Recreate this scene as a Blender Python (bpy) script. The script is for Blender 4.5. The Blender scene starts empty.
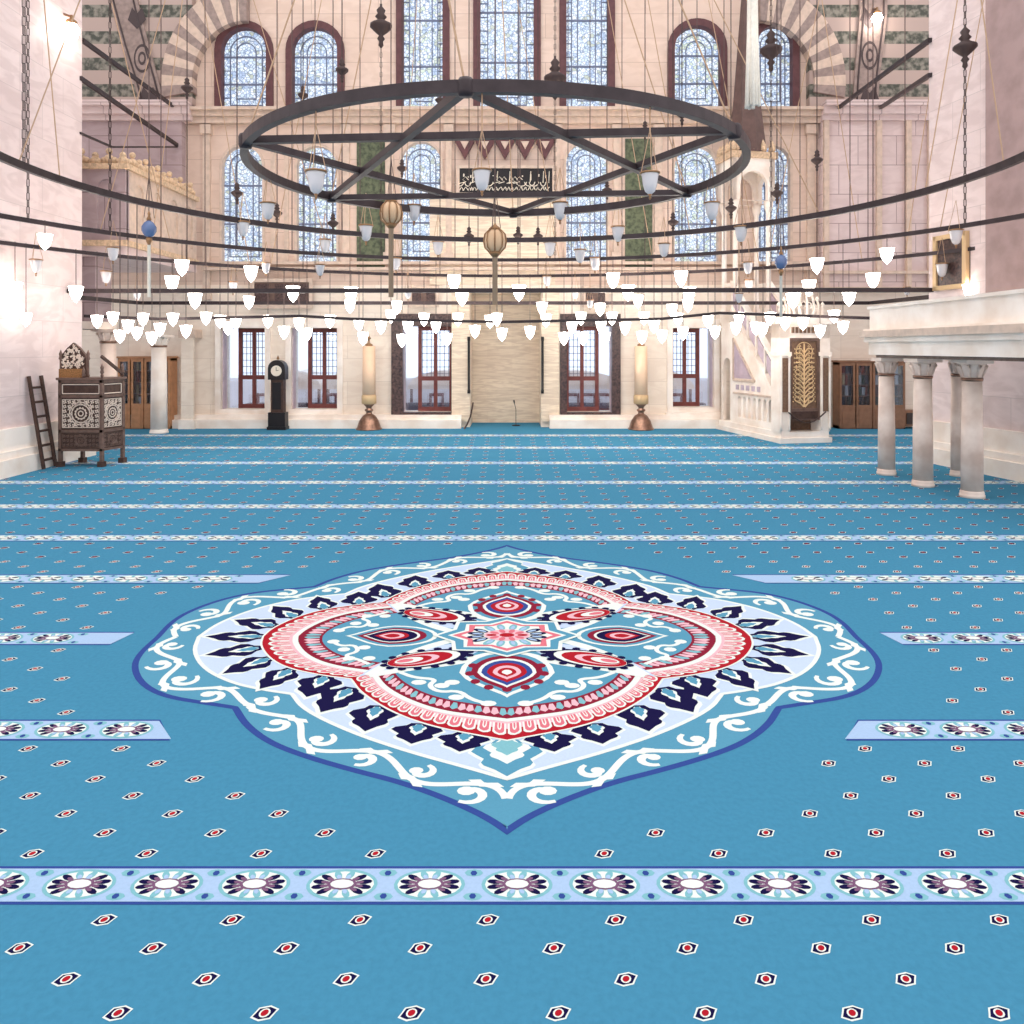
import bpy, math, random
from mathutils import Vector, Matrix
from mathutils.geometry import tessellate_polygon
random.seed(7)
PI = math.pi
sc = bpy.context.scene
C = sc.collection

# ------------------------------------------------------------------ camera, sky, light, exposure
H, F, YH = 2.6, 750.0, 348.0          # eye height, focal length in pixels (1024 frame), horizon row
cam = bpy.data.cameras.new('camera')
cam.sensor_width = 36.0
cam.lens = F / 1024 * 36.0
cam.shift_y = -(512 - YH) / 1024
cam.clip_end = 300
camo = bpy.data.objects.new('camera', cam)
camo.location = (0, 0, H)
camo.rotation_euler = (PI / 2, 0, 0)
C.objects.link(camo)
sc.camera = camo

world = bpy.data.worlds.new('sky')
sc.world = world
world.use_nodes = True
wn = world.node_tree.nodes
wn['Background'].inputs[0].default_value = (0.98, 0.97, 1.0, 1)
wn['Background'].inputs[1].default_value = 1.25

def area(name, loc, rot, sx, sy, power, col):
    l = bpy.data.lights.new(name, 'AREA')
    l.shape = 'RECTANGLE'; l.size = sx; l.size_y = sy; l.energy = power; l.color = col
    o = bpy.data.objects.new(name, l); o.location = loc; o.rotation_euler = rot
    C.objects.link(o)
area('overhead_fill', (0, 9, 19), (0, 0, 0), 16, 14, 500, (1, .96, .93))  # unseen soft area light added overhead for extra top light

sc.view_settings.view_transform = 'Standard'
sc.view_settings.look = 'None'
sc.view_settings.exposure = 0.35
sc.view_settings.gamma = 1.0
sc.view_settings.use_curve_mapping = False

# ------------------------------------------------------------------ helpers
YW = 1950.0 / 79                      # depth of the far wall
def P(px, py, Y): return Vector(((px - 512) * Y / F, Y, H + (YH - py) * Y / F))
def G(px, py):
    Y = F * H / (py - YH)
    return Vector(((px - 512) * Y / F, Y, 0))
def wx(px, Y=YW): return (px - 512) * Y / F
def wz(py, Y=YW): return H + (YH - py) * Y / F
def lin(c):
    c = c / 255.0
    return c / 12.92 if c <= .04045 else ((c + .055) / 1.055) ** 2.4
def rgb(r, g, b): return (lin(r), lin(g), lin(b), 1)

def mat(name, col, rough=.6, metal=0, emit=0, noise=0, scale=4, col2=None, spec=.3, bump=0, alpha=1, trans=0):
    m = bpy.data.materials.new(name); m.use_nodes = True
    nt = m.node_tree; b = nt.nodes['Principled BSDF']
    b.inputs['Base Color'].default_value = col
    b.inputs['Roughness'].default_value = rough
    b.inputs['Metallic'].default_value = metal
    b.inputs['Specular IOR Level'].default_value = spec
    if trans: b.inputs['Transmission Weight'].default_value = trans
    if alpha < 1: b.inputs['Alpha'].default_value = alpha
    if emit:
        b.inputs['Emission Color'].default_value = col
        b.inputs['Emission Strength'].default_value = emit
    if noise or bump:
        tc = nt.nodes.new('ShaderNodeTexCoord'); n = nt.nodes.new('ShaderNodeTexNoise')
        n.inputs['Scale'].default_value = scale; n.inputs['Detail'].default_value = 5
        nt.links.new(tc.outputs['Object'], n.inputs['Vector'])
        if noise:
            r = nt.nodes.new('ShaderNodeValToRGB')
            c2 = col2 or tuple(v * (1 - noise) for v in col[:3]) + (1,)
            r.color_ramp.elements[0].color = c2; r.color_ramp.elements[0].position = .33
            r.color_ramp.elements[1].color = col; r.color_ramp.elements[1].position = .62
            nt.links.new(n.outputs['Fac'], r.inputs['Fac'])
            nt.links.new(r.outputs['Color'], b.inputs['Base Color'])
        if bump:
            bm = nt.nodes.new('ShaderNodeBump'); bm.inputs['Strength'].default_value = bump
            bm.inputs['Distance'].default_value = .02
            nt.links.new(n.outputs['Fac'], bm.inputs['Height'])
            nt.links.new(bm.outputs['Normal'], b.inputs['Normal'])
    return m

def marble(name, c1, c2, joint, bw=1.1, bh=.55, plane='xz', veins=.5, jw=.012, vz=2.4):
    """ashlar marble: veined blocks with fine joints"""
    m = bpy.data.materials.new(name); m.use_nodes = True
    nt = m.node_tree; N = nt.nodes; L = nt.links; b = N['Principled BSDF']
    tc = N.new('ShaderNodeTexCoord'); sp = N.new('ShaderNodeSeparateXYZ'); cb = N.new('ShaderNodeCombineXYZ')
    L.new(tc.outputs['Object'], sp.inputs[0])
    L.new(sp.outputs['X' if plane == 'xz' else 'Y'], cb.inputs[0]); L.new(sp.outputs['Z'], cb.inputs[1])
    br = N.new('ShaderNodeTexBrick'); L.new(cb.outputs[0], br.inputs['Vector'])
    br.inputs['Scale'].default_value = 1; br.inputs['Brick Width'].default_value = bw
    br.inputs['Row Height'].default_value = bh; br.inputs['Mortar Size'].default_value = jw
    br.inputs['Mortar Smooth'].default_value = .3
    br.inputs['Color1'].default_value = c1
    br.inputs['Color2'].default_value = tuple((a + 2 * d) / 3 for a, d in zip(c2[:3], c1[:3])) + (1,)
    br.inputs['Mortar'].default_value = joint
    n = N.new('ShaderNodeTexNoise'); n.inputs['Scale'].default_value = 1.1; n.inputs['Detail'].default_value = 8
    n.inputs['Distortion'].default_value = 1.6
    mp = N.new('ShaderNodeMapping'); mp.inputs['Scale'].default_value = (1, 1, vz)
    L.new(tc.outputs['Object'], mp.inputs[0]); L.new(mp.outputs[0], n.inputs['Vector'])
    r = N.new('ShaderNodeValToRGB'); r.color_ramp.elements[0].position = .42; r.color_ramp.elements[1].position = .58
    r.color_ramp.elements[0].color = (0, 0, 0, 1); r.color_ramp.elements[1].color = (1, 1, 1, 1)
    L.new(n.outputs['Fac'], r.inputs['Fac'])
    mu = N.new('ShaderNodeMath'); mu.operation = 'MULTIPLY'; mu.inputs[1].default_value = veins
    L.new(r.outputs['Color'], mu.inputs[0])
    mx = N.new('ShaderNodeMixRGB'); mx.inputs['Color2'].default_value = c2
    L.new(mu.outputs[0], mx.inputs['Fac']); L.new(br.outputs['Color'], mx.inputs['Color1'])
    L.new(mx.outputs['Color'], b.inputs['Base Color'])
    b.inputs['Roughness'].default_value = .5; b.inputs['Specular IOR Level'].default_value = .25
    return m

def stained(name, tint, strength):
    """daylight seen through patterned coloured glass"""
    m = bpy.data.materials.new(name); m.use_nodes = True
    nt = m.node_tree; N = nt.nodes; L = nt.links; b = N['Principled BSDF']
    tc = N.new('ShaderNodeTexCoord')
    v = N.new('ShaderNodeTexVoronoi'); v.feature = 'DISTANCE_TO_EDGE'; v.inputs['Scale'].default_value = 10
    v2 = N.new('ShaderNodeTexVoronoi'); v2.inputs['Scale'].default_value = 10
    L.new(tc.outputs['Object'], v.inputs['Vector']); L.new(tc.outputs['Object'], v2.inputs['Vector'])
    r = N.new('ShaderNodeValToRGB'); e = r.color_ramp.elements
    e[0].position = .03; e[0].color = rgb(135, 148, 172); e[1].position = .12; e[1].color = (1, 1, 1, 1)
    L.new(v.outputs['Distance'], r.inputs['Fac'])
    cr = N.new('ShaderNodeValToRGB'); cr.color_ramp.interpolation = 'CONSTANT'; q = cr.color_ramp.elements
    q[0].position = 0; q[0].color = rgb(225, 238, 255); q[1].position = .42; q[1].color = tint
    for p_, c_ in ((.58, rgb(186, 192, 176)), (.66, rgb(240, 245, 250)), (.86, rgb(176, 196, 226))):
        x = q.new(p_); x.color = c_
    s = N.new('ShaderNodeSeparateColor'); L.new(v2.outputs['Color'], s.inputs[0]); L.new(s.outputs[0], cr.inputs['Fac'])
    mx = N.new('ShaderNodeMixRGB'); mx.blend_type = 'MULTIPLY'; mx.inputs['Fac'].default_value = 1
    L.new(cr.outputs['Color'], mx.inputs['Color1']); L.new(r.outputs['Color'], mx.inputs['Color2'])
    L.new(mx.outputs['Color'], b.inputs['Emission Color']); b.inputs['Emission Strength'].default_value = strength
    b.inputs['Base Color'].default_value = (.1, .12, .15, 1); b.inputs['Roughness'].default_value = .2
    return m

def stripes_mat(name, c1, c2, period):
    m = bpy.data.materials.new(name); m.use_nodes = True
    nt = m.node_tree; N = nt.nodes; L = nt.links; b = N['Principled BSDF']
    tc = N.new('ShaderNodeTexCoord'); sp = N.new('ShaderNodeSeparateXYZ'); L.new(tc.outputs['Object'], sp.inputs[0])
    n = N.new('ShaderNodeTexNoise'); n.inputs['Scale'].default_value = 5; n.inputs['Detail'].default_value = 6
    L.new(tc.outputs['Object'], n.inputs['Vector'])
    a = N.new('ShaderNodeMath'); a.operation = 'MODULO'; a.inputs[1].default_value = period
    L.new(sp.outputs['Z'], a.inputs[0])
    g = N.new('ShaderNodeMath'); g.operation = 'GREATER_THAN'; g.inputs[1].default_value = period * .52
    L.new(a.outputs[0], g.inputs[0])
    nr = N.new('ShaderNodeValToRGB'); nr.color_ramp.elements[0].position = .42; nr.color_ramp.elements[1].position = .6
    nr.color_ramp.elements[0].color = c2; nr.color_ramp.elements[1].color = rgb(136, 130, 118)
    L.new(n.outputs['Fac'], nr.inputs['Fac'])
    mx = N.new('ShaderNodeMixRGB'); mx.inputs['Color1'].default_value = c1
    L.new(g.outputs[0], mx.inputs['Fac']); L.new(nr.outputs['Color'], mx.inputs['Color2'])
    L.new(mx.outputs['Color'], b.inputs['Base Color']); b.inputs['Roughness'].default_value = .6
    return m

class MB:
    def __init__(s): s.v = []; s.f = []; s.m = []; s.mats = []; s.sm = []
    def mi(s, m):
        if m not in s.mats: s.mats.append(m)
        return s.mats.index(m)
    def add(s, vs, fs, m, smooth=False):
        o = len(s.v); k = s.mi(m)
        s.v.extend([tuple(x) for x in vs])
        for f in fs:
            s.f.append([i + o for i in f]); s.m.append(k); s.sm.append(smooth)
        return s
    def box(s, a, b, m, bev=0):
        x0, y0, z0 = [min(p, q) for p, q in zip(a, b)]; x1, y1, z1 = [max(p, q) for p, q in zip(a, b)]
        vs = [(x0, y0, z0), (x1, y0, z0), (x1, y1, z0), (x0, y1, z0), (x0, y0, z1), (x1, y0, z1), (x1, y1, z1), (x0, y1, z1)]
        return s.add(vs, [(0, 3, 2, 1), (4, 5, 6, 7), (0, 1, 5, 4), (1, 2, 6, 5), (2, 3, 7, 6), (3, 0, 4, 7)], m)
    def hexa(s, bot, top, m):
        n = len(bot)
        return s.add(list(bot) + list(top), [tuple(range(n))[::-1], tuple(range(n, 2 * n))] +
                     [(i, (i + 1) % n, n + (i + 1) % n, n + i) for i in range(n)], m)
    def beam(s, a, b, w, h, m):
        a = Vector(a); b = Vector(b); d = (b - a).normalized()
        up = Vector((0, 0, 1)) if abs(d.z) < .98 else Vector((0, 1, 0))
        r = d.cross(up).normalized() * w / 2; u = r.cross(d).normalized() * h / 2
        bot = [a - r - u, a + r - u, a + r + u, a - r + u]; top = [b - r - u, b + r - u, b + r + u, b - r + u]
        return s.hexa(bot, top, m)
    def tube(s, pts, r, m, n=6, cap=True):
        pts = [Vector(p) for p in pts]; vs = []; fs = []
        rr = r if isinstance(r, (list, tuple)) else [r] * len(pts)
        prev = None
        for i, p in enumerate(pts):
            d = (pts[min(i + 1, len(pts) - 1)] - pts[max(i - 1, 0)]).normalized()
            ref = prev if prev is not None else (Vector((0, 0, 1)) if abs(d.z) < .9 else Vector((1, 0, 0)))
            a = d.cross(ref)
            if a.length < 1e-5: a = d.cross(Vector((0, 1, 0)))
            a.normalize(); b2 = a.cross(d).normalized(); prev = b2
            for k in range(n):
                t = 2 * PI * k / n
                vs.append(p + a * math.cos(t) * rr[i] + b2 * math.sin(t) * rr[i])
        for i in range(len(pts) - 1):
            for k in range(n):
                fs.append((i * n + k, i * n + (k + 1) % n, (i + 1) * n + (k + 1) % n, (i + 1) * n + k))
        if cap: fs += [tuple(range(n)), tuple(range((len(pts) - 1) * n, len(pts) * n))]
        return s.add(vs, fs, m, True)
    def lathe(s, prof, m, n=16, c=(0, 0, 0), smooth=True):
        vs = []; fs = []
        for (r, z) in prof:
            for k in range(n):
                t = 2 * PI * k / n
                vs.append((c[0] + max(r, .0005) * math.cos(t), c[1] + max(r, .0005) * math.sin(t), c[2] + z))
        for i in range(len(prof) - 1):
            for k in range(n):
                fs.append((i * n + k, i * n + (k + 1) % n, (i + 1) * n + (k + 1) % n, (i + 1) * n + k))
        fs += [tuple(range(n))[::-1], tuple(range((len(prof) - 1) * n, len(prof) * n))]
        return s.add(vs, fs, m, smooth)
    def prism(s, loops, mapf, d0, d1, m, m_side=None):
        """polygon (first loop) with holes (other loops) in a 2-D plane; mapf(a,b,d) places it"""
        flat = [p for lp in loops for p in lp]
        tris = tessellate_polygon([[Vector((p[0], p[1], 0)) for p in lp] for lp in loops])
        n = len(flat)
        s.add([mapf(p[0], p[1], d0) for p in flat], [tuple(t) for t in tris], m)
        if d1 is None: return s
        s.add([mapf(p[0], p[1], d1) for p in flat], [tuple(t)[::-1] for t in tris], m)
        for lp in loops:
            k = len(lp)
            s.add([mapf(p[0], p[1], d0) for p in lp] + [mapf(p[0], p[1], d1) for p in lp],
                  [(i, (i + 1) % k, k + (i + 1) % k, k + i) for i in range(k)], m_side or m)
        return s
    def build(s, name, parent=None, loc=None):
        me = bpy.data.meshes.new(name)
        me.from_pydata(s.v, [], s.f)
        for m in s.mats: me.materials.append(m)
        me.polygons.foreach_set('material_index', s.m)
        me.polygons.foreach_set('use_smooth', s.sm)
        me.update()
        o = bpy.data.objects.new(name, me); C.objects.link(o)
        if parent: o.parent = parent
        if loc is not None: o.location = loc
        return o
XZ = lambda a, b, d: (a, d, b)
YZ = lambda a, b, d: (d, a, b)
def tag(o, label=None, cat=None, group=None, kind=None):
    if label: o['label'] = label
    if cat: o['category'] = cat
    if group: o['group'] = group
    if kind: o['kind'] = kind
    return o
def thing(name, label, cat, loc=(0, 0, 0), rotz=0, group=None):
    o = bpy.data.objects.new(name, None); C.objects.link(o); o.location = loc; o.rotation_euler = (0, 0, rotz)
    o.empty_display_size = .1
    return tag(o, label, cat, group)
def struct(o): o['kind'] = 'structure'; return o
def dup(root, loc, label=None, scale=None):
    r = root.copy(); C.objects.link(r); r.location = loc
    if scale: r.scale = scale
    if label: r['label'] = label
    for ch in list(root.children):
        c = ch.copy(); C.objects.link(c); c.parent = r
        for g in ch.children:
            d = g.copy(); C.objects.link(d); d.parent = c
    return r
def arch(x0, x1, z0, z1, n=14):
    """rectangle with a round head; z1 is the crown"""
    r = (x1 - x0) / 2; cx = (x0 + x1) / 2; zs = z1 - r
    return [(x0, z0), (x1, z0)] + [(cx + r * math.cos(PI * k / n), zs + r * math.sin(PI * k / n)) for k in range(n + 1)]
def rect(x0, x1, z0, z1): return [(x0, z0), (x1, z0), (x1, z1), (x0, z1)]

# ------------------------------------------------------------------ materials
M = dict(
    wall=marble('wall_marble', rgb(222, 198, 182), rgb(200, 172, 154), rgb(170, 142, 128), 2.2, .8, veins=.35, jw=.008),
    wall_low=marble('pale_marble', rgb(238, 224, 208), rgb(214, 194, 176), rgb(200, 182, 166), 1.8, .75, veins=.35, jw=.006),
    pier=marble('pier_marble', rgb(226, 208, 204), rgb(196, 174, 170), rgb(192, 176, 172), 1.5, .8, 'yz', .45, .007),
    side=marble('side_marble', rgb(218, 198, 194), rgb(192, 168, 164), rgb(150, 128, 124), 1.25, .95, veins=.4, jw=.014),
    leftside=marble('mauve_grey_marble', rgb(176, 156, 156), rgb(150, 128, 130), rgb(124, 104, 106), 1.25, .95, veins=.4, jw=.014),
    white=mat('white_marble', rgb(246, 235, 224), .45, noise=.14, scale=1.6, col2=rgb(230, 212, 196)),
    band=marble('banded_marble', rgb(232, 214, 190), rgb(196, 172, 150), rgb(212, 192, 168), 1.7, .38, veins=.6, jw=.004, vz=9),
    col=mat('veined_column_marble', rgb(236, 216, 202), .4, noise=.3, scale=2, col2=rgb(206, 178, 162)),
    trim=mat('carved_stone_trim', rgb(210, 186, 168), .55, noise=.18, scale=6),
    gilt=mat('carved_sandstone', rgb(222, 190, 156), .55, noise=.35, scale=14, bump=.6),
    green=mat('green_porphyry', rgb(98, 104, 78), .4, noise=.5, scale=9, col2=rgb(58, 66, 50)),
    slab=mat('dark_speckled_marble', rgb(92, 70, 66), .35, noise=.5, scale=16, col2=rgb(46, 36, 38)),
    maroon=mat('maroon_window_reveal', rgb(98, 62, 64), .55, noise=.25, scale=5),
    redwood=mat('red_brown_window_wood', rgb(118, 62, 58), .5, noise=.25, scale=6),
    iron=mat('dark_iron', rgb(64, 54, 56), .45, .35, noise=.3, scale=5),
    chain=mat('chain_iron', rgb(70, 56, 54), .5, .3),
    cord=mat('old_cream_cord', rgb(184, 152, 124), .8),
    darkcord=mat('dark_wire', rgb(92, 74, 70), .7),
    brass=mat('aged_brass', rgb(160, 122, 88), .35, .6, noise=.3, scale=12),
    bronze=mat('bronze', rgb(150, 116, 98), .3, .7, noise=.4, scale=9),
    wax=mat('cream_wax', rgb(238, 202, 170), .5, noise=.08, scale=3),
    walnut=mat('dark_walnut', rgb(78, 56, 48), .5, noise=.4, scale=12),
    walnut2=mat('walnut_frame', rgb(112, 88, 78), .45, noise=.3, scale=10),
    inlay=mat('mother_of_pearl_inlay', rgb(222, 205, 190), .3),
    oak=mat('honey_oak', rgb(188, 136, 98), .5, noise=.25, scale=5),
    oakd=mat('brown_oak', rgb(150, 108, 82), .5, noise=.25, scale=5),
    dark=mat('dark_interior', rgb(70, 58, 54), .8),
    black=mat('black_lacquer', rgb(30, 26, 28), .4),
    ivory=mat('ivory_face', rgb(226, 214, 196), .5),
    gold=mat('gold_paint', rgb(206, 174, 132), .5, .1),
    bulb=mat('glowing_opal_glass', (1, .90, .80, 1), .4, emit=30),
    glow=mat('lit_frosted_glass', (1, .92, .84, 1), .3, emit=9),
    cup=mat('clear_lamp_glass', rgb(236, 232, 234), .15, trans=.35, spec=.6),
    blueglass=mat('blue_glass', rgb(86, 108, 150), .2, spec=.6),
    amber=mat('amber_lantern_glass', rgb(214, 178, 142), .4),
    tassel=mat('cream_silk_tassel', rgb(250, 240, 224), .8, noise=.1, scale=20),
    paint=mat('painted_plaster_band', rgb(158, 138, 130), .6, noise=.3, scale=6),
    paintdark=mat('painted_dark_ornament', rgb(74, 62, 62), .6),
    lead=mat('window_lead', rgb(108, 116, 140), .5),
    clear=mat('clear_pane', (.66, .79, 1, 1), .02, trans=1, spec=.3, alpha=.85),
    spire=mat('lead_spire', rgb(100, 76, 70), .5, noise=.25, scale=5),
    paving=mat('outside_paving', rgb(232, 230, 232), .8, noise=.15, scale=1),
    shadestone=mat('recess_shade_stone', rgb(168, 142, 138), .5, noise=.2, scale=3),
    slate=mat('slate_blue_stone', rgb(98, 84, 92), .7, noise=.3, scale=6),
    weave=mat('woven_cushion', rgb(158, 112, 70), .8, noise=.5, scale=40),
    carved=mat('carved_brown_stone', rgb(128, 98, 78), .5, noise=.35, scale=14),
    mauve=mat('mauve_marble', rgb(196, 176, 186), .45, noise=.2, scale=3),
    ablaq=stripes_mat('green_and_cream_striped_stone', rgb(176, 154, 144), rgb(66, 68, 58), .86),
)
M['glass_a'] = stained('stained_glass_blue', rgb(205, 222, 238), .85)
M['glass_b'] = stained('stained_glass_green', rgb(206, 218, 198), .85)

# ------------------------------------------------------------------ floor
b = MB(); b.box((-17, -3, -.35), (17, YW + .2, -.02), M['white']); b.box((-1.5, YW, -.35), (1.5, YW + 1.8, -.02), M['white'])
struct(b.build('floor'))
b = MB(); b.box((-30, YW + 1.9, -.6), (30, 70, -.4), M['paving'])
tag(b.build('ground', None), kind='structure')

# ---- carpet: pattern coordinates (u across, v away from the camera); the medallion spans -1..1
TC = .0028986
def W(u, v):
    t = TC + v / 956.0
    py = 292 + 1 / t; px = 507 + u / t
    g = G(px, py); return (g.x, g.y)
def UV(px, py): return ((px - 507) / (py - 292), 956 * (1 / (py - 292) - TC))
def cm(name, r, g, b_, n=.06): return mat(name, rgb(r * .92, g * .92, b_ * .92), .9, noise=n, scale=60, spec=.05)
K = dict(blue=mat('carpet_blue', rgb(66, 130, 160), .95, noise=.09, scale=30, spec=.03, bump=.2),
         teal=cm('carpet_teal', 90, 156, 184), navy=cm('carpet_navy', 22, 18, 66), royal=cm('carpet_royal_blue', 54, 78, 150),
         pale=cm('carpet_pale_blue', 200, 218, 244), band=cm('carpet_band_blue', 172, 200, 232), cream=cm('carpet_cream', 236, 244, 236),
         red=cm('carpet_red', 178, 30, 44), crim=cm('carpet_crimson', 140, 32, 56), pink=cm('carpet_pink', 226, 120, 134),
         aqua=cm('carpet_aqua', 130, 190, 200), mauve=cm('carpet_mauve', 128, 92, 122), lpink=cm('carpet_light_pink', 240, 190, 200))
LZ = .0007
CNT = [0]
def flat(mb, pts, layer, m, mirror=((1, 1),)):
    for (su, sv) in mirror:
        CNT[0] = (CNT[0] + 7) % 300
        q = [(u * su, v * sv) for u, v in pts]
        mb.prism([q], lambda a, c, d: (*W(a, c), d), layer * LZ + CNT[0] * .7e-6, None, m)
def stroke(mb, pts, w, layer, m, mirror=((1, 1),), closed=False):
    n = len(pts); L = []; R = []
    for i in range(n):
        a = pts[(i - 1) % n] if closed or i > 0 else pts[0]
        c = pts[(i + 1) % n] if closed or i < n - 1 else pts[-1]
        dx, dy = c[0] - a[0], c[1] - a[1]; l = math.hypot(dx, dy) or 1
        ww = (w[i] if isinstance(w, list) else w) / 2
        L.append((pts[i][0] - dy / l * ww, pts[i][1] + dx / l * ww)); R.append((pts[i][0] + dy / l * ww, pts[i][1] - dx / l * ww))
    for su, sv in mirror:
        CNT[0] = (CNT[0] + 7) % 300
        vs = [(*W(p[0] * su, p[1] * sv), layer * LZ + CNT[0] * .7e-6) for p in L + R]
        fs = [(i, (i + 1) % n, n + (i + 1) % n, n + i) for i in range(n if closed else n - 1)]
        mb.add(vs, fs, m)
def ell(cu, cv, ru, rv, n=18, rot=0, tip=0):
    o = []
    for k in range(n):
        t = 2 * PI * k / n; x = ru * math.cos(t); y = rv * math.sin(t)
        if tip: x *= (1 - tip * (math.sin(t) * .5 + .5))
        o.append((cu + x * math.cos(rot) - y * math.sin(rot), cv + x * math.sin(rot) + y * math.cos(rot)))
    return o
M4 = ((1, 1), (-1, 1), (1, -1), (-1, -1)); MU = ((1, 1), (-1, 1)); MV = ((1, 1), (1, -1))
def resamp(pts, n):
    d = [0]
    for a, c in zip(pts, pts[1:]): d.append(d[-1] + math.hypot(c[0] - a[0], c[1] - a[1]))
    out = []
    for k in range(n):
        s = d[-1] * k / (n - 1); i = max(j for j in range(len(d)) if d[j] <= s + 1e-9); i = min(i, len(pts) - 2)
        f = (s - d[i]) / ((d[i + 1] - d[i]) or 1)
        out.append((pts[i][0] + f * (pts[i + 1][0] - pts[i][0]), pts[i][1] + f * (pts[i + 1][1] - pts[i][1])))
    return out
def smooth(pts, it=2):
    for _ in range(it):
        q = [pts[0]]
        for a, c in zip(pts, pts[1:]):
            q += [(a[0] * .75 + c[0] * .25, a[1] * .75 + c[1] * .25), (a[0] * .25 + c[0] * .75, a[1] * .25 + c[1] * .75)]
        q.append(pts[-1]); pts = q
    return pts
NS, NT = 40, 50
def contour(side, front):
    """lower-left quarter in photo coordinates -> positive quarter, side..notch..tip"""
    a = [(abs(u), abs(v)) for u, v in [UV(*p) for p in side]]; a[0] = (a[0][0], 0)
    c = [(abs(u), abs(v)) for u, v in [UV(*p) for p in front]]; c[-1] = (0, c[-1][1]); c[0] = a[-1]
    return resamp(smooth(a), NS) + resamp(smooth(c), NT)[1:]
O_ = contour([(152, 640), (136, 654), (130, 668), (138, 685), (162, 698), (206, 705), (232, 709)],
             [(232, 709), (242, 726), (266, 744), (302, 758), (350, 772), (398, 784), (442, 800), (482, 818), (508, 835)])
C2 = contour([(196, 638), (191, 652), (202, 670), (230, 684), (262, 691), (290, 695)],
             [(290, 695), (302, 711), (350, 734), (410, 754), (462, 768), (508, 781)])
R0 = contour([(262, 637), (259, 646), (268, 659), (286, 669), (318, 676), (350, 680)],
             [(350, 680), (360, 694), (392, 714), (432, 728), (474, 736), (508, 742)])
R1 = contour([(293, 637), (292, 644), (300, 655), (316, 664), (340, 670), (370, 674)],
             [(370, 674), (380, 689), (405, 703), (438, 714), (474, 719), (508, 723)])
R2 = contour([(320, 637), (319, 643), (326, 651), (340, 658), (360, 662), (388, 666)],
             [(388, 666), (394, 679), (416, 693), (444, 702), (476, 707), (508, 710)])
def full(q):
    a = q[:-1]; return ([(u, v) for u, v in q] + [(-u, v) for u, v in reversed(a)] + [(-u, -v) for u, v in q[1:]] + [(u, -v) for u, v in reversed(a)][:-1])
def lerp(A, B, f): return [(a[0] + (c[0] - a[0]) * f, a[1] + (c[1] - a[1]) * f) for a, c in zip(A, B)]
def at(A, s):
    x = max(0, min(len(A) - 1.0001, s * (len(A) - 1))); i = int(x); f = x - i
    return (A[i][0] + f * (A[i + 1][0] - A[i][0]), A[i][1] + f * (A[i + 1][1] - A[i][1]))

cb = MB()
cb.prism([[(-10.3, -3), (10.32, -3), (10.32, 13), (9.52, 17.22), (16.4, 17.22), (16.4, YW - .06), (-16.4, YW - .06), (-16.4, 18.02), (-10.3, 18.02)]], lambda a, c, d: (a, c, d), 0, -.02, K['blue'])
cb.box((wx(470), YW - .06, -.02), (wx(541), YW + 1.45, 0), K['blue'])
# stripes
STR = [1 / (885 - 292) + k * .0005995 for k in range(-1, 10)]
STR = [.001086, .0016863] + [1 / (y - 292) for y in (730, 638.5, 579, 538, 506.5, 482.5, 463, 447.8, 435.5)]
def rosette(mb, u, v, s, lod):
    """s = half height of the band in pattern units"""
    r = s * .82; R = .060
    flat(mb, ell(u, v, R, r, 24 if lod else 12), 4, K['aqua'])
    flat(mb, ell(u, v, R * .9, r * .84, 20 if lod else 10), 5, K['cream'])
    n = 12 if lod else 6
    for k in range(n):
        t = 2 * PI * (k + .5) / n; ca, sa = math.cos(t), math.sin(t)
        c_ = 'navy' if abs(ca) > .5 else 'aqua'
        flat(mb, ell(u + R * .66 * ca, v + r * .6 * sa, R * .21, r * .15, 8, math.atan2(sa * r, ca * R)), 6, K[c_])
        if lod: flat(mb, ell(u + R * .5 * ca, v + r * .46 * sa, R * .13, r * .10, 6, math.atan2(sa * r, ca * R)), 7, K['mauve' if c_ == 'navy' else 'band'])
    flat(mb, ell(u, v, R * .42, r * .36, 12), 8, K['mauve'])
    flat(mb, ell(u, v, R * .33, r * .28, 12), 9, K['cream'])
def stripe(parent, t, spans, lod):
    mb = MB(); v = 956 * (t - TC); s = 956 * .0000545
    y = 292 + 1 / t
    for (x0t, x0b, x1t, x1b) in spans:
        def uu(x): return (x - 507) / (y - 292)
        a, c, d, e = uu(x0t), uu(x0b), uu(x1t), uu(x1b)
        seg = 14
        flat(mb, [(c, v - s), (e, v - s), (d, v + s), (a, v + s)], 2, K['royal'])
        flat(mb, [(c, v - s * .86), (e, v - s * .86), (d, v + s * .86), (a, v + s * .86)], 3, K['band'])
        k0 = int(math.floor((min(a, c) - .0169) / .1476)) - 1
        for k in range(k0, k0 + 400):
            u = .0169 + k * .1476
            if u - .055 < max(a, c): continue
            if u + .055 > min(d, e): break
            rosette(mb, u, v, s, lod)
            if u + .13 < min(d, e):
                for sg in (1, -1):
                    flat(mb, ell(u + .0738, v + sg * s * .62, .016, s * .2, 8), 4, K['aqua'])
                    flat(mb, ell(u + .0738, v + sg * s * .6, .006, s * .15, 6), 5, K['royal'])
    o = mb.build('border_stripe', parent); return o
carpet = None
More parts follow.
